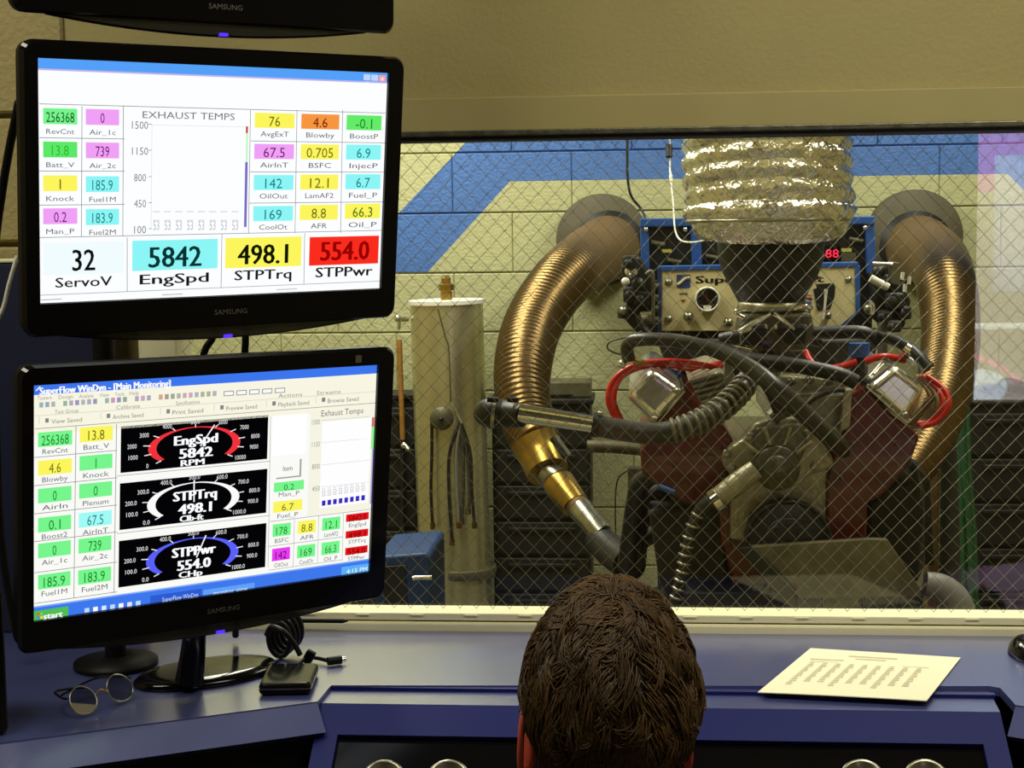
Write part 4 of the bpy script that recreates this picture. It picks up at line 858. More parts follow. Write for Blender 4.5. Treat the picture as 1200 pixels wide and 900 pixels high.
# ---- instrument rack behind the engine
RK = 3.86
rk = thing('instrument_rack', P(888, 400, RK), 'blue instrument rack with dark bays and red digits behind the engine', 'rack')
MB().prism(pg([(752, 258), (1024, 254), (1022, 404), (756, 404)], RK+.02), RK+.02, RK+.16, 0, .004).build('back_box', m_dark, rk)
MB().prism(pg([(750, 256), (1025, 253), (1025, 263), (750, 266)], RK), RK-.005, RK+.06, 0, .003).build('top_bar', m_bluef, rk)
for x0, x1, yb_ in ((750, 760, 336), (1014, 1025, 322), (809, 821, 312)): MB().prism(pg([(x0, 262), (x1, 262), (x1+2, yb_), (x0+2, yb_)], RK), RK, RK+.05, 0, .003).build('post', m_bluef, rk)
MB().prism(pg([(755, 326), (778, 330), (778, 340), (757, 338)], RK), RK-.01, RK+.03, 0, .003).build('bracket', m_blued, rk)
for x0, y0, x1, y1 in ((776, 292, 787, 296), (985, 291, 998, 295)): MB().prism(pg([(x0, y0), (x1, y0), (x1, y1), (x0, y1)], RK+.012), RK+.012, RK+.02).build('label_plate', m_label, rk)
MB().prism(pg([(983, 296), (1003, 296), (1003, 307), (983, 307)], RK+.012), RK+.012, RK+.02).build('label_plate', m_plate, rk)
MB().prism(pg([(954, 288), (986, 288), (986, 306), (954, 306)], RK+.008), RK+.008, RK+.02, 0, .002).build('display', m_gloss, rk)
vs, fs, x0, x1 = text_geo('888'); a_, b_ = P(959, 302, RK+.006), P(983, 292, RK+.006)
MB().add([(a_.x+(x-x0)/(x1-x0)*(b_.x-a_.x), RK+.006, a_.z+y/.7*(b_.z-a_.z)) for x, y, _ in vs], fs).build('digits', m_redled, rk)
for x, y in ((757, 269), (803, 269), (1014, 267), (990, 268)): disc(MB(), x, y, RK-.006, 2.6, .008, 10).build('screw', m_chrome, rk)
for x, y in ((771, 284), (790, 305), (835, 300), (1003, 280)): tp(MB(), [(x-8, y), (x+8, y+3)], 3, RK+.012, 8).build('knob', m_plate, rk)
# front panel of the rack
PY = 3.80
pn2 = MB().prism(pg([(775, 317), (1004, 312), (1004, 366), (979, 388), (775, 388)], PY), PY, PY+.02, 0, .002).build('front_panel', m_panel, rk)
MB().prism(pg([(772, 312), (1006, 307), (1006, 313), (772, 318)], PY-.004), PY-.004, PY+.05, 0, .002).build('panel_edge', m_bluef, rk)
MB().prism(pg([(771, 314), (775, 314), (775, 392), (771, 392)], PY-.004), PY-.004, PY+.05, 0, .001).build('panel_edge', m_blued, rk)
MB().prism(pg([(1002, 311), (1008, 311), (1008, 366), (1003, 366)], PY-.004), PY-.004, PY+.05, 0, .001).build('panel_edge', m_bluef, rk)
MB().prism(pg([(1003, 366), (1008, 366), (981, 392), (977, 388)], PY-.004), PY-.004, PY+.05, 0, .001).build('panel_edge', m_blued, rk)
for x, y in ((783.5, 331), (783.5, 374), (994.5, 328)): MB().ball(P(x, y, PY), S(PY, 4.4), 0, 12, 8, (1, .7, 1)).build('cap_screw', m_steel, pn2)
for x, y, r in ((806.5, 371, 6), (853.5, 378, 6), (970, 370, 4.6)): q = MB(); q.ball(P(x, y, PY-.012), S(PY, r), 0, 14, 10); tp(q, [(x, y, PY), (x, y, PY-.012)], r*.6, n=10); q.build('push_knob', m_steel, pn2)
gq = disc(MB(), 829, 351, PY-.022, 15, .022, 32, 0, 12.4).build('dial_rim', m_white, rk)
disc(MB(), 829, 351, PY-.012, 12.6, .012, 28).build('dial_face', mat('dark_dial', (.01, .008, .008), .3), gq)
q = MB()
for i in range(9): a_ = math.radians(225-270*i/8); tp(q, [(829+8*math.cos(a_), 351-8*math.sin(a_)), (829+10.6*math.cos(a_), 351-10.6*math.sin(a_))], .55, PY-.0125, 6)
q.build('dial_marks', m_plate, gq); tp(MB(), [(829, 354), (828, 343)], 1.2, PY-.014, 6).build('needle', m_red, gq)
MB().prism(pg([(824, 358), (834, 358), (833, 363), (825, 363)], PY-.0135), PY-.0135, PY-.0125).build('dial_window', m_white, gq)
MB().prism(pg([(793, 322), (809, 322), (809, 337.5), (793, 337.5)], PY-.001), PY-.001, PY).build('emblem', mat('emblem_blue', srgb(48, 66, 128), .5), pn2)
tp(MB(), [(793.5, 333.5), (798, 331), (801, 328), (804, 326), (808.5, 325)], 1.7, PY-.0014, 6, 0, 4).build('emblem_wave', m_panel, pn2)
vs, fs, x0, x1 = text_geo('SuperFlow Test'); a_, b_ = P(815.5, 332, PY-.0006), P(965, 322, PY-.0006); q = MB()
for dx in (-.0016, -.0008, 0, .0008, .0016): q.add([(a_.x+(x-x0)/(x1-x0)*(b_.x-a_.x)+dx, PY-.0006-abs(dx)*.05, a_.z+y/.7*(b_.z-a_.z)) for x, y, _ in vs], fs)
q.build('panel_lettering', m_black, pn2)
MB().prism(pg([(797, 351), (804, 351), (800.5, 355.5)], PY-.001), PY-.001, PY).build('warning_mark', mat('warning_orange', srgb(150, 80, 30), .5), pn2)
MB().prism(pg([(796, 343.5), (806, 343.5), (806, 345), (796, 345)], PY-.001), PY-.001, PY).build('small_print', m_plate, pn2)
MB().prism(pg([(952, 333), (976, 332), (979, 336), (978, 348), (973, 362), (958, 364)], PY-.002), PY-.002, PY+.002).build('lever_slot', m_black, pn2)
tp(MB(), [(968, 339), (967, 355), (964.5, 374)], [2.2, 1.4, 1.4], PY-.03, 8).build('lever', m_white, rk)
MB().prism(pg([(941, 338), (946, 329), (955, 328), (957, 338), (950, 340)], PY-.03), PY-.03, PY-.02, 0, .001).build('bracket', m_panel, rk)
tp(MB(), [(956.5, 323), (956.5, 328)], 2.6, PY-.03, 8).build('knob', m_black, rk)
tp(MB(), [(943, 350), (951, 351)], 5, PY-.03, 10).build('valve', m_red, rk)
tp(MB(), [(948, 356), (949, 386)], 1.6, PY-.03, 8).build('rod', m_brown, rk)
# valve clusters either side of the rack
for side, items in (('left', ((738, 307, 10, m_dark), (740, 318, 8, m_chrome), (733, 330, 5, m_white), (740, 345, 12, m_dark), (731, 366, 9, m_dark), (730, 364, 5, m_steel), (752, 350, 11, m_cab), (757, 372, 9, m_plate), (748, 333, 8, m_cab))), ('right', ((1030, 318, 8, m_cab), (1043, 330, 11, m_dark), (1048, 352, 12, m_cab), (1058, 366, 10, m_dark), (1036, 370, 9, m_dark), (1019, 362, 7, m_steel), (1047, 382, 9, m_cab)))):
    cl = thing('valve_cluster', P(items[0][0], items[0][1]+70, 3.75), 'tangle of dark valves and fittings %s' % ('between the tank-side bronze duct and the blue rack' if side == 'left' else 'between the red digits and the right bronze duct'), 'valves', 'valve clusters')
    MB().prism(pg([(727, 312), (750, 300), (768, 330), (766, 385), (748, 392), (730, 372), (736, 345)] if side == 'left' else [(1018, 320), (1046, 307), (1058, 335), (1068, 352), (1060, 384), (1040, 388), (1022, 372)], 3.79), 3.79, 3.83, 0, .006).build('mount_plate', m_dark, cl)
    for x, y, r, m in items:
        q = MB(); Yv = 3.72+.03*((x*7) % 3)
        if r > 8: q.box(P(x, y, Yv), (S(Yv, r*1.6), .06, S(Yv, r*1.5)), 0, .006, None); disc(q, x-2, y+2, Yv-.034, r*.55, .02, 14)
        else: q.ball(P(x, y, Yv-.02), S(Yv, r), 0, 12, 8)
        q.build('fitting', m, cl)
    if side == 'left':
        tp(MB(), [(757, 322), (765, 322), (765, 380)], 2.4, 3.74, 8).build('pipe', m_plate, cl)
        for k in range(4): tp(MB(), [(766, 336+k*13), (772, 336+k*13)], 4, 3.76, 8).build('fitting', m_plate, cl)
        tp(MB(), [(760, 385), (738, 394), (716, 400), (712, 408), (722, 414), (735, 416)], 1, 3.7, 6).build('thin_wire', m_rubber2, cl)
        tp(MB(), [(748, 370), (753, 384), (764, 394)], 3, 3.7, 8).build('pipe', m_dark, cl)
    else:
        tp(MB(), [(1020, 326), (1041, 337)], 4.6, 3.66, 10).build('handle', m_white, cl)
        for x, y in ((1058, 319), (1066, 324), (1061, 333)): tp(MB(), [(x, y), (x-1, y+9)], 2.2, 3.66, 8).build('fitting', m_white, cl)
        tp(MB(), [(1022, 309), (1046, 310)], 2.6, 3.7, 8).build('pipe', m_steel, cl)
        MB().prism(pg([(1042, 306), (1054, 308), (1055, 335), (1044, 332)], 3.7), 3.7, 3.73, 0, .002).build('bracket', m_plate, cl)
        tp(MB(), [(1019, 352), (1023, 358), (1022, 368)], 2.4, 3.64, 8).build('clamp', m_chrome, cl)
        tp(MB(), [(1034, 372), (1034, 420)], 6, 3.8, 12).build('pipe', m_grey, cl)
# ---- exhaust ducts and wall rings
DUCTS = (((706, 281), [(714, 290, 5.09), (708, 293, 4.98), (678, 311, 4.8), (648, 342, 4.6), (625, 380, 4.45), (614, 420, 4.3), (612, 460, 4.2), (620, 500, 4.12), (630, 522, 4.05)], [38, 38, 35, 34, 34, 33.5, 32, 30, 27], 'left', 'bronze flexible exhaust duct beside the tall tank'),
         ((1069, 277), [(1074, 291, 5.09), (1080, 293, 4.98), (1100, 308, 4.8), (1110, 340, 4.6), (1114, 380, 4.45), (1112, 420, 4.3), (1104, 466, 4.1), (1086, 518, 3.9), (1058, 562, 3.75)], [38, 38, 35, 33, 32, 32, 31, 28, 24], 'right', 'bronze flexible exhaust duct beside the mirrored bright panel'))
for rc, path, rad, side, lab in DUCTS:
    wr = thing('wall_ring', P(rc[0], rc[1], 5.1), 'grey wall ring around the opening of the %s duct' % ('tank-side' if side == 'left' else 'right-hand'), 'wall ring', 'duct wall rings')
    c = P(rc[0], rc[1], 5.098); R1, R2 = S(5.1, 53), S(5.1, 40)
    MB().lathe([(R1, 0), (R1, .06), (R1*.95, .075), (0, .075)], c, (0, -1, 0), 48).build('collar', m_ring, wr)
    c2 = P(path[0][0], path[0][1]-1, 5.022); MB().lathe([(S(5.02, 42), -.004), (S(5.02, 42), .001)], c2, (0, -1, 0), 40).build('opening', m_black, wr)  # flat black disc paints the shaded gap round the duct; collar is solid
    dk = thing('exhaust_duct', P(path[-1][0], path[-1][1], path[-1][2]), lab, 'duct', 'bronze exhaust ducts')
    tp(MB(), path, rad, n=28, sub=10, rib=(.0165, .0030, .27, 1)).build('corrugated_hose', m_flex, dk)
    if side == 'right': tp(MB(), [(1062, 555, 3.77), (1052, 580, 3.7), (1050, 606, 3.6)], [25.5, 22, 17], n=24).build('collector', m_dark, dk)
    if side == 'left':
        tp(MB(), [(625, 515, 4.06), (633, 532, 4.04), (642, 553, 4.0)], [29, 27, 25], n=28).build('collar', m_brass, dk)
        tp(MB(), [(648, 513, 3.98), (664, 536, 3.96)], 4.5, n=10).build('clamp_bolt', m_dark, dk); tp(MB(), [(651, 510, 3.95), (668, 533, 3.94)], 2, n=8).build('clamp_screw', m_chrome, dk)
        tp(MB(), [(642, 552, 4.0), (652, 562, 3.98)], [15, 16], n=20).build('adapter', m_steel, dk)
        tp(MB(), [(652, 562, 3.98), (655, 567, 3.97), (674, 592, 3.92)], [16, 19.5, 17], n=24, sub=2).build('reducer', m_brass, dk)
        tp(MB(), [(674, 590, 3.92), (682, 600, 3.9)], [15, 14], n=20).build('adapter', m_bronze2, dk)
        tp(MB(), [(680, 597, 3.9), (694, 614, 3.85), (704, 626, 3.83)], [15, 13.5, 15], n=20).build('stub_pipe', m_steel, dk)
        tp(MB(), [(700, 630, 3.84), (716, 645, 3.78), (738, 662, 3.66)], [17, 20, 21], n=20).build('collector', m_dark, dk)
# ---- chrome telescopic link with dark joint
tl = thing('telescopic_link', P(640, 488, 3.0), 'chrome telescopic pipe with dark joint at its end, in front of the bronze duct', 'pipe')
tp(MB(), [(608, 484, 2.98), (694, 497, 2.98)], [11.5, 10], n=20, sub=1).build('chrome_tube', m_chrome, tl)
tp(MB(), [(566, 484, 3.02), (576, 484, 3.0), (590, 485, 3.0), (612, 487, 2.98)], [14, 19, 17, 14], n=20).build('joint', m_rubber2, tl)
for x in (577, 601): tp(MB(), [(x, 484), (x+4, 484.5)], 18 if x < 590 else 16, 2.99, 20).build('hose_clamp', m_steel, tl); tp(MB(), [(x-6, 468), (x+7, 469)], 3.4, 2.96, 8).build('clamp_screw', m_matte, tl)
q = MB(); a_, b_ = P(694, 497, 2.98), P(703, 498.5, 2.98); q.cyl(a_, b_, S(2.98, 15), 20); q.build('hose_clamp', m_dark, tl)
MB().ball(P(703, 485, 2.97), S(2.97, 3.5), 0, 10, 6).build('clamp_screw', m_steel, tl)
# ---- tall tank
TY = 4.75
tk = thing('coolant_tank', (P(526, 600, TY).x, TY, 0), 'tall pale cylindrical tank with brass fitting and hanging leads', 'tank')
ca, cb2 = P(520.5, 357, TY-.06), P(531.5, 712, TY-.06); ca.y = cb2.y = TY; ax_ = (ca-cb2).normalized(); bot = cb2-ax_*(cb2.z/ax_.z-.0); R_ = S(TY, 43)
MB().tube([bot, ca], R_, 48, 0, 1).build('cylinder', m_tank, tk)
MB().cyl(ca, ca+ax_*.012, R_*1.05, 48).build('lid', m_white, tk)
fq = MB(); fq.lathe([(S(TY, 7), 0), (S(TY, 7), S(TY, 10)), (S(TY, 9), S(TY, 11)), (S(TY, 9), S(TY, 18)), (S(TY, 5), S(TY, 20)), (S(TY, 6), S(TY, 25)), (S(TY, 4), S(TY, 28)), (0, S(TY, 29))], ca+ax_*.012, ax_, 8, 0, False); fq.build('filler_fitting', m_brass, tk)
FYt = TY-R_-.004
tp(MB(), [(513, 362), (522, 395), (526, 410), (528, 470)], .9, FYt, 6).build('sight_line', m_plate, tk)
disc(MB(), 517, 491, FYt-.02, 14, .04, 28).build('drum', m_plate, tk)
MB().lathe([(S(TY, 3), 0), (S(TY, 2), .01)], P(517, 491, FYt-.02), (0, -1, 0), 12).build('hub', m_dark, tk)
tp(MB(), [(529, 472), (541, 496)], 1.5, FYt-.02, 6).build('hook', m_chrome, tk)
for xs, yb_, m_ in (((506, 506, 505, 507), 617, m_rubber2), ((528, 527, 526, 530), 636, m_rubber2), ((536, 535, 535, 538), 616, m_grey), ((542, 543, 543, 541), 612, m_rubber), ((548, 551, 553, 556), 616, m_rubber2), ((539, 547, 550, 549), 600, m_rubber)):
    tp(MB(), [(xs[0] if xs[0] < 520 else 540, 495), (xs[1], 530), (xs[2], 575), (xs[3], yb_)], 2.0, FYt-.012, 8).build('hanging_lead', m_, tk)
    tp(MB(), [(xs[3], yb_-4), (xs[3], yb_+3)], 3.2, FYt-.012, 8).build('lead_tip', m_bronze, tk)
zs_ = P(530, 676, FYt).z
MB().lathe([(R_*1.012, zs_-.014), (R_*1.02, zs_-.012), (R_*1.02, zs_+.012), (R_*1.012, zs_+.014)], (cb2.x, TY, 0), (.03, 0, 1), 48).build('strap', m_plate, tk)
q = MB(); tp(q, [(478, 374, TY), (466, 374, TY-.02)], 3, n=8); tp(q, [(468, 374, TY-.02), (467, 386, TY-.02)], 2.4, n=8); q.ball(P(466, 373, TY-.02), S(TY, 4.6), 0, 10, 8); q.build('drain_tap', m_chrome, tk)
# broom handle
bh = thing('broom', P(472, 700, 4.9), 'brown wooden broom handle standing against the wall beside the tank', 'broom')
tp(MB(), [(468, 398, 4.92), (472, 515, 4.9)], 3.2, n=10, sub=1).build('handle', m_broom, bh); tp(MB(), [(472, 515, 4.9), (472, 720, 4.89)], 3.2, n=10, sub=1).build('lower_handle', m_dark, bh)
q = P(472, 835, 4.88); MB().box2((q.x-.035, 4.85, 0), (q.x+.015, 4.92, .12), 0, .01).build('brush', m_dark, bh)
tp(MB(), [(472, 720, 4.89), (472, 800, 4.88), (472, 835, 4.88)], 3.2, n=10, sub=1).build('lower_handle', m_dark, bh)
q = MB(); q.ball(P(473, 522, 4.88), S(4.9, 4), 0, 10, 8); tp(q, [(473, 520, 4.88), (479, 527, 4.87)], 3, n=8); q.build('chrome_clip', m_chrome, bh)
# black tool cabinets against the back wall
def cabinet(x0, x1, ytop, Yf, nd, lab, kx=0):
    a_, b_ = P(x0, ytop, Yf), P(x1, ytop, Yf); t = thing('tool_cabinet', ((a_.x+b_.x)/2, Yf+.2, 0), lab, 'cabinet', 'black cabinets along the back wall')
    MB().box2((a_.x, Yf, .04), (b_.x, 5.08, a_.z), 0, .006).build('body', m_cab, t)
    MB().box2((a_.x-.01, Yf-.015, a_.z), (b_.x+.01, 5.08, a_.z+.018), 0, .004).build('worktop', m_cab, t)
    h = (a_.z-.08)/nd
    for i in range(nd):
        z0 = .06+i*h; d = MB().box2((a_.x+.012, Yf-.016, z0+.006), (b_.x-.012, Yf-.002, z0+h-.006), 0, .004).build('drawer', m_cab, t)
        MB().box2((a_.x+.05, Yf-.028, z0+h-.035), (b_.x-.05, Yf-.016, z0+h-.022), 0, .003).build('handle', m_dark, d)
    for x in (a_.x+.05, b_.x-.05): MB().box2((x-.03, Yf+.02, 0), (x+.03, Yf+.08, .045)).build('foot', m_dark, t)
    return a_.z+.018
zl = cabinet(576, 692, 474, 4.89, 8, 'black drawer cabinet below the bronze duct, right of the tank')
zl2 = cabinet(405, 490, 468, 4.955, 7, 'black drawer cabinet behind the monitors, left of the tank')
zr = cabinet(1132, 1330, 474, 4.7, 7, 'black drawer cabinet at the right below the mirrored panel')
t = thing('grey_box', (P(668, 470, 4.95).x, 4.95, zl+.001), 'small grey box with black front standing on the cabinet behind the bronze duct', 'box')
a_, b_ = P(642, 470, 4.9), P(692, 448, 4.9); MB().box2((a_.x, 4.91, zl+.001), (b_.x, 5.05, b_.z), 0, .004).build('body', m_plate, t)
a_, b_ = P(644, 470, 4.89), P(672, 464, 4.89); MB().box2((a_.x, 4.9, zl+.012), (b_.x, 4.91, b_.z), 0, .002).build('front', m_matte, t)
for i, (x, wd, h) in enumerate(((1160, 18, 12), (1186, 30, 16), (1222, 34, 20))):
    a_ = P(x, 470, 4.85); q = MB(); q.ball((a_.x, 4.85, zr+S(4.85, h)*.5), S(4.85, wd)*.6, 0, 14, 8, (1, .7, h/wd*.9))
    for v in range(len(q.v)): q.v[v] = (q.v[v][0], q.v[v][1], max(zr+.001, q.v[v][2]+.012*noise.noise(Vector(q.v[v])*20)))
    tag(q.build('rag_bundle', m_cab), ('smallest dark rag bundle on the right cabinet', 'dark rag bundle in the middle on the right cabinet', 'largest dark rag bundle on the right cabinet')[i], 'rags', 'rag bundles on the right cabinet')
# blue box with a nipple, lower left behind the glass
bb = thing('blue_box', P(478, 760, 3.9), 'blue steel box with chrome nipple behind the window beside the lowest monitor', 'box')
a_, b_ = P(446, 652, 3.9), P(503, 652, 3.9)
MB().prism(pg([(440, 653), (500, 648), (504, 652), (506, 800), (440, 800)], 3.9), 3.9, 4.2, 0, .006).build('body', m_blued, bb)
MB().prism(pg([(450, 664), (476, 662), (478, 800), (450, 800)], 3.895), 3.892, 3.9, 0, .002).build('door', m_dark, bb)
a_, b_ = P(446, 800, 3.9), P(502, 800, 3.9); MB().box2((a_.x, 3.92, 0), (b_.x, 4.18, a_.z+.01)).build('pedestal', m_dark, bb)
tp(MB(), [(484, 678), (492, 677), (506, 677)], [3.4, 3, 3.4], 3.87, 10).build('nipple', m_chrome, bb)
# green hoses, grey hose, plank at the right
gh = thing('green_hoses', P(1132, 720, 4.5), 'green hoses hanging straight down beside the right bronze duct', 'hose')
for x0, x1, r in ((1123, 1128, 3), (1127, 1137, 4.6), (1133, 1142, 3.6)):
    tp(MB(), [(x0, 476, 4.62), (x0+2, 540, 4.6), (x1, 640, 4.58), (x1+2, 740, 4.56), (x1+3, 900, 4.55)], r, n=10).build('hose', m_green, gh)
zz = P(1127, 476, 4.62); tp(MB(), [(1117, 470, 4.66), (1130, 474, 4.62), (1142, 472, 4.66)], 2.6, n=8).build('hook', m_dark, gh)
pk_ = thing('plank', P(1099, 720, 4.9), 'narrow brown plank standing against the back wall behind the engine', 'plank')
p0 = P(1092, 480, 4.95); p1 = P(1107, 480, 4.95); MB().box2((p0.x, 4.98, 0), (p1.x-.006, 5.06, p0.z), 0, .004).build('board', m_brown, pk_)
gr = thing('grey_hose', P(1100, 715, 3.2), 'thick grey hose curving down beside the engine stand', 'hose')
tp(MB(), [(1084, 684, 3.2), (1104, 689, 3.2), (1122, 706, 3.2), (1128, 740, 3.2), (1130, 900, 3.22), (1132, 1100, 3.25)], [14, 16, 17, 16, 16, 16], n=18).build('hose', m_grey, gr)
# thin lines from the ceiling
tag(tp(MB(), [(733, -150, 4.6), (735, 165, 4.6), (735, 200, 4.6), (739, 228, 4.6), (752, 246, 4.6), (758, 262, 3.98)], 1.6, n=6).build('hanging_cable', m_dark), 'thin dark cable hanging from the ceiling above the left wall ring', 'cable')
hc = thing('probe_cable', P(785, 255, 3.85), 'thin white probe cable with dark plug hanging left of the foil duct', 'cable')
tp(MB(), [(786, -200, 3.85), (785, 160, 3.85), (786, 205, 3.8), (789, 240, 3.75), (791, 268, 3.7), (797, 281, 3.66), (810, 284, 3.62), (824, 282, 3.58), (838, 276, 3.5)], 1.1, n=6).build('lead', m_white, hc)
tp(MB(), [(784, 170, 3.85), (784, 184, 3.84)], 4, n=10).build('plug', m_dark, hc); tp(MB(), [(786, 205, 3.8), (786.5, 213, 3.79)], 2, n=8).build('collar', m_white, hc)
tp(MB(), [(722, 640, 3.95), (721, 590, 3.95), (724, 562, 3.95), (735, 552, 3.92)], .9, n=6).build('wire', m_rubber2, st)

# ------------------------------------------------------------------ seated person
HC = Vector((P(716, 790, 1.36).x, 1.36, 0)); HZ = 1.160
pe = thing('person', (HC.x, 1.30, 0), 'person seen from behind with short wavy dark brown hair, facing the window', 'person')
def skin_mesh(verts, edges, radii, root, sub=2):
    me = bpy.data.meshes.new('s'); me.from_pydata([tuple(v) for v in verts], edges, []); o = bpy.data.objects.new('s', me); C.objects.link(o)
    md = o.modifiers.new('skin', 'SKIN'); md.use_smooth_shade = True
    for i, r in enumerate(radii): d = me.skin_vertices[0].data[i]; d.radius = (r, r) if not isinstance(r, tuple) else r; d.use_root = (i == root)
    s_ = o.modifiers.new('sub', 'SUBSURF'); s_.levels = s_.render_levels = sub
    m2 = bpy.data.meshes.new_from_object(o.evaluated_get(bpy.context.evaluated_depsgraph_get())); bpy.data.objects.remove(o); return m2
hx = HC.x; V, Eg, Rd = [], [], []
def node(p, r, par=None):
    V.append(Vector((hx+p[0], p[1], p[2]))); Rd.append(r)
    if par is not None: Eg.append((par, len(V)-1))
    return len(V)-1
pel = node((0, 1.30, .53), (.15, .11)); wa = node((0, 1.28, .68), (.135, .095), pel); ch = node((0, 1.29, .86), (.155, .105), wa); ub = node((0, 1.31, .99), (.11, .08), ch)
nk1 = node((0, 1.33, 1.06), .056, ub); nk2 = node((0, 1.35, 1.12), .054, nk1); hd = node((0, 1.365, 1.17), .06, nk2)
for sg in (-1, 1):
    sh = node((sg*.155, 1.31, .965), .058, ub); el = node((sg*.235, 1.40, .75), .042, sh); wr_ = node((sg*.17, 1.60, .815), .027, el); pa_ = node((sg*.155, 1.655, .825), (.036, .018), wr_)
    for k in range(4):
        f0 = node((sg*(.155-.03+.02*k), 1.70, .828), .0095, pa_); f1 = node((sg*(.155-.032+.021*k), 1.728-.006*abs(k-1.3), .826), .0085, f0); node((sg*(.155-.033+.0215*k), 1.748-.010*abs(k-1.3), .812), .0075, f1)
    t0_ = node((sg*.118, 1.665, .822), .011, pa_); node((sg*.098, 1.69, .818), .009, t0_)
    hp = node((sg*.095, 1.36, .52), .092, pel); kn = node((sg*.12, 1.66, .515), .062, hp); an_ = node((sg*.12, 1.62, .12), .04, kn); he = node((sg*.12, 1.60, .045), .036, an_); node((sg*.13, 1.78, .035), .032, he)
body = skin_mesh(V, Eg, Rd, pel)
bmx = bmesh.new(); bmx.from_mesh(body)
hb = bmesh.new(); bmesh.ops.create_uvsphere(hb, u_segments=48, v_segments=32, radius=1)
HR = Matrix.Translation((hx, 1.365, HZ)) @ Matrix.Rotation(.10, 4, 'Z') @ Matrix.Rotation(-.10, 4, 'X')
RXh, RYh, RZh = .0745, .095, .112
def head_pt(d):                                   # skull in head space: x right, y face, z up
    x, y, z = d; s = 1.0; px, py, pz = x*RXh, y*RYh, z*RZh
    if z < -.1: k = min(1, (-z-.1)/.9); px *= 1-.30*k; py = py*(1-.28*k)+(.018*k)
    if y > .5 and abs(x) < .45:
        nose = math.exp(-((x/.13)**2))*math.exp(-(((z+.18)/.16)**2)); py += .026*nose
        py += .006*math.exp(-((x/.25)**2))*math.exp(-(((z+.52)/.07)**2)); py -= .007*math.exp(-(((abs(x)-.36)/.14)**2))*math.exp(-(((z-.05)/.12)**2))
    return Vector((px, py, pz))
for v in hb.verts: v.co = HR @ head_pt(v.co)
tmp = bpy.data.meshes.new('h'); hb.to_mesh(tmp); hb.free(); bmx.from_mesh(tmp); bme = bpy.data.meshes.new('body'); bmx.to_mesh(bme); bmx.free()
to = bpy.data.objects.new('body', bme); C.objects.link(to); rm_ = to.modifiers.new('r', 'REMESH'); rm_.mode = 'VOXEL'; rm_.voxel_size = .0062; rm_.use_smooth_shade = True
sm_ = to.modifiers.new('s', 'SMOOTH'); sm_.iterations = 2; sm_.factor = .4
bme2 = bpy.data.meshes.new_from_object(to.evaluated_get(bpy.context.evaluated_depsgraph_get())); bpy.data.objects.remove(to)
bme2.transform(Matrix.Translation(-ORG[pe])); bo = bpy.data.objects.new('body', bme2); C.objects.link(bo); bo.parent = pe
for m in (m_skin, m_shirt, m_trous, m_black): bme2.materials.append(m)
bk = bmesh.new(); bk.from_mesh(bme2); left = set(bk.verts); isl = []
while left:
    stack = [left.pop()]; comp = set(stack)
    while stack:
        for e in stack.pop().link_edges:
            for u in e.verts:
                if u in left: left.discard(u); comp.add(u); stack.append(u)
    isl.append(comp)
isl.sort(key=len)
for comp in isl[:-1]: bmesh.ops.delete(bk, geom=list(comp), context='VERTS')
bk.to_mesh(bme2); bk.free()
mi = []
for p in bme2.polygons:
    c = p.center+ORG[pe]; x = abs(c.x-hx)
    if c.z > 1.065+.04*(c.y-1.33)/.06*.5: mi.append(0)
    elif c.z < .085 and c.y > 1.5: mi.append(3)
    elif c.y > 1.595 and c.z > .7: mi.append(0)
    elif c.z < .60 and (c.z < .58 or c.y > 1.45): mi.append(2)
    else: mi.append(1)
bme2.polygons.foreach_set('material_index', mi); bme2.polygons.foreach_set('use_smooth', [True]*len(mi))
for sg in (-1, 1):
    c = HR @ Vector((sg*.031, .083, .006)); MB().ball(c, .0115, 0, 14, 10).build('eye', m_white, pe)
    c2 = HR @ Vector((sg*.031, .0925, .006)); MB().ball(c2, .0052, 0, 10, 8).build('iris', m_dark, pe)
    ex = .076 if sg < 0 else .060; ea = MB(); rim_ = []
    for i in range(15):
        t = math.radians(100+ (-260)*i/14); rim_.append(HR @ Vector((sg*(ex+.008*math.sin(i/14*math.pi)), -.004-.016*math.cos(t)*1.0-.006, -.022+.031*math.sin(t))))
    ea.tube(rim_, [.0025]+[.0032]*12+[.004, .005], 8, 0, 3)
    b = bmesh.new(); bmesh.ops.create_uvsphere(b, u_segments=16, v_segments=12, radius=1)
    Mx = HR @ Matrix.Translation((sg*ex, -.008, -.022)) @ Matrix.Rotation(sg*-.35, 4, 'Z') @ Matrix.Diagonal((.006, .016, .030, 1))
    ea.bm(b, 0, True, Mx); ea.build('ear', m_ear, pe)
# hair: lumpy cap plus fine locks
def haired(d):
    x, y, z = d
    if y > .35: return z > .62-.25*(1-abs(y))
    if abs(x) > .72 and -.45 < y < .35 and z < .16: return False
    return z > -.80+.35*max(0, y+.2)
capm = MB(); Nu, Nv = 72, 48; vs, fs = [], []; ok = []
for j in range(Nv+1):
    th = math.pi*j/Nv
    for i in range(Nu):
        ph = 2*math.pi*i/Nu; d = Vector((math.sin(th)*math.cos(ph), math.sin(th)*math.sin(ph), math.cos(th))); q = head_pt(d)
        h = .0045+.0035*noise.noise(Vector(q)*38)+.0012*noise.noise(Vector(q)*90); vs.append(tuple(HR @ (q+d*h))); ok.append(haired(d))
for j in range(Nv):
    for i in range(Nu):
        f = [j*Nu+i, (j+1)*Nu+i, (j+1)*Nu+(i+1) % Nu, j*Nu+(i+1) % Nu]
        if all(ok[k] for k in f): fs.append(f)
capm.add(vs, fs, 0, True)
hair = capm.build('hair', m_hairc, pe)
rnd = random.Random(11); st_ = MB(); crown = Vector((.05, -.45, .89)).normalized()
locks = []
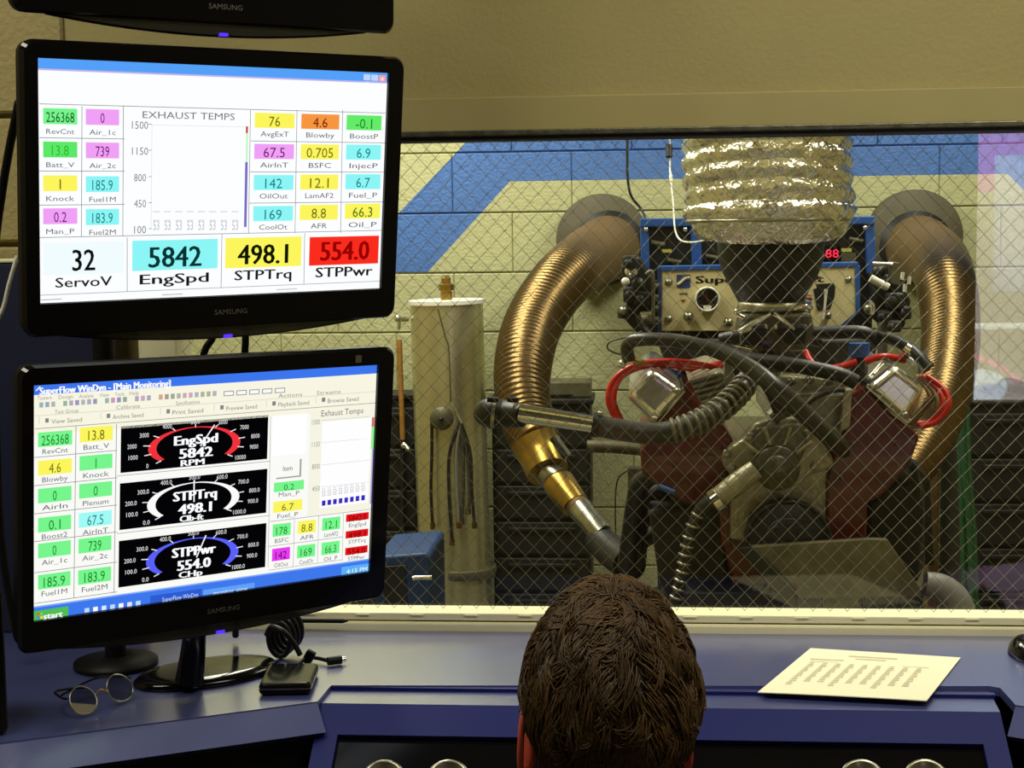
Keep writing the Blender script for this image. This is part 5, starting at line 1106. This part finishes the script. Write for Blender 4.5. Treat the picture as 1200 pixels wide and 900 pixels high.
locks += [(crown+Vector((rnd.gauss(0, .14), rnd.gauss(0, .14), rnd.gauss(0, .1)))).normalized() for _ in range(60)]
while len(locks) < 640:
    d = Vector((rnd.gauss(0, 1), rnd.gauss(0, 1), rnd.gauss(0, 1))).normalized()
    if haired(d): locks.append(d)
for d0 in locks:
    away = (d0-crown*d0.dot(crown)); away = away.normalized() if away.length > .05 else Vector((1, 0, 0)); side_ = d0.cross(away)
    fl = noise.noise_vector(d0*3.8+Vector((3, 1, 7))); base_dir = (away+side_*(.35+2.0*fl.x)+Vector((0, 0, -.55))+fl*.5).normalized()
    curl = 3.0*noise.noise(d0*4.1)+rnd.uniform(-1.4, 1.4); ln = rnd.uniform(.30, .48); lift = rnd.uniform(.005, .0105)
    for s_ in range(13):
        d = (d0+Vector((rnd.gauss(0, .05), rnd.gauss(0, .05), rnd.gauss(0, .05)))).normalized()
        pts = []; dd = d.copy(); dr = (base_dir+Vector((rnd.gauss(0, .12), rnd.gauss(0, .12), rnd.gauss(0, .12)))).normalized(); K = 5
        for k in range(K+1):
            t = k/K; h = .003+lift*math.sin(math.pi*min(1, t*.8+.05))*(1-.25*t)
            pts.append(HR @ (head_pt(dd)+dd*h))
            dr = (dr-dd*dr.dot(dd)).normalized(); dr = (dr+dd.cross(dr)*curl*.22).normalized()
            tgt = (d0+base_dir*ln*t); dd = (dd+dr*ln/K+(tgt.normalized()-dd)*.06).normalized()
        st_.tube(pts, [.0007, .0009, .0008, .0007, .0005, .0002], 3, 0, 1, False)
so = st_.build('strands', m_hair, hair); tag(so, kind='stuff')
# stool under the person
sto = thing('stool', (hx, 1.31, 0), 'dark round stool carrying the person with brown hair', 'stool')
MB().lathe([(0, .40), (.17, .40), (.18, .415), (.18, .435), (.165, .45), (0, .45)], (hx, 1.31, 0), (0, 0, 1), 32).build('seat', m_matte, sto)
MB().cyl((hx, 1.31, .05), (hx, 1.31, .40), .025, 16).build('post', m_chrome, sto)
for k in range(5):
    a_ = 2*math.pi*k/5+.3; e_ = Vector((hx+.24*math.cos(a_), 1.31+.24*math.sin(a_), .05)); lg = MB().tube([(hx, 1.31, .075), tuple(e_+Vector((0, 0, .01)))], [.02, .013], 10, 0, 1).build('leg', m_matte, sto)
    MB().ball(e_-Vector((0, 0, .025)), .025, 0, 12, 8).build('caster', m_rubber2, lg)
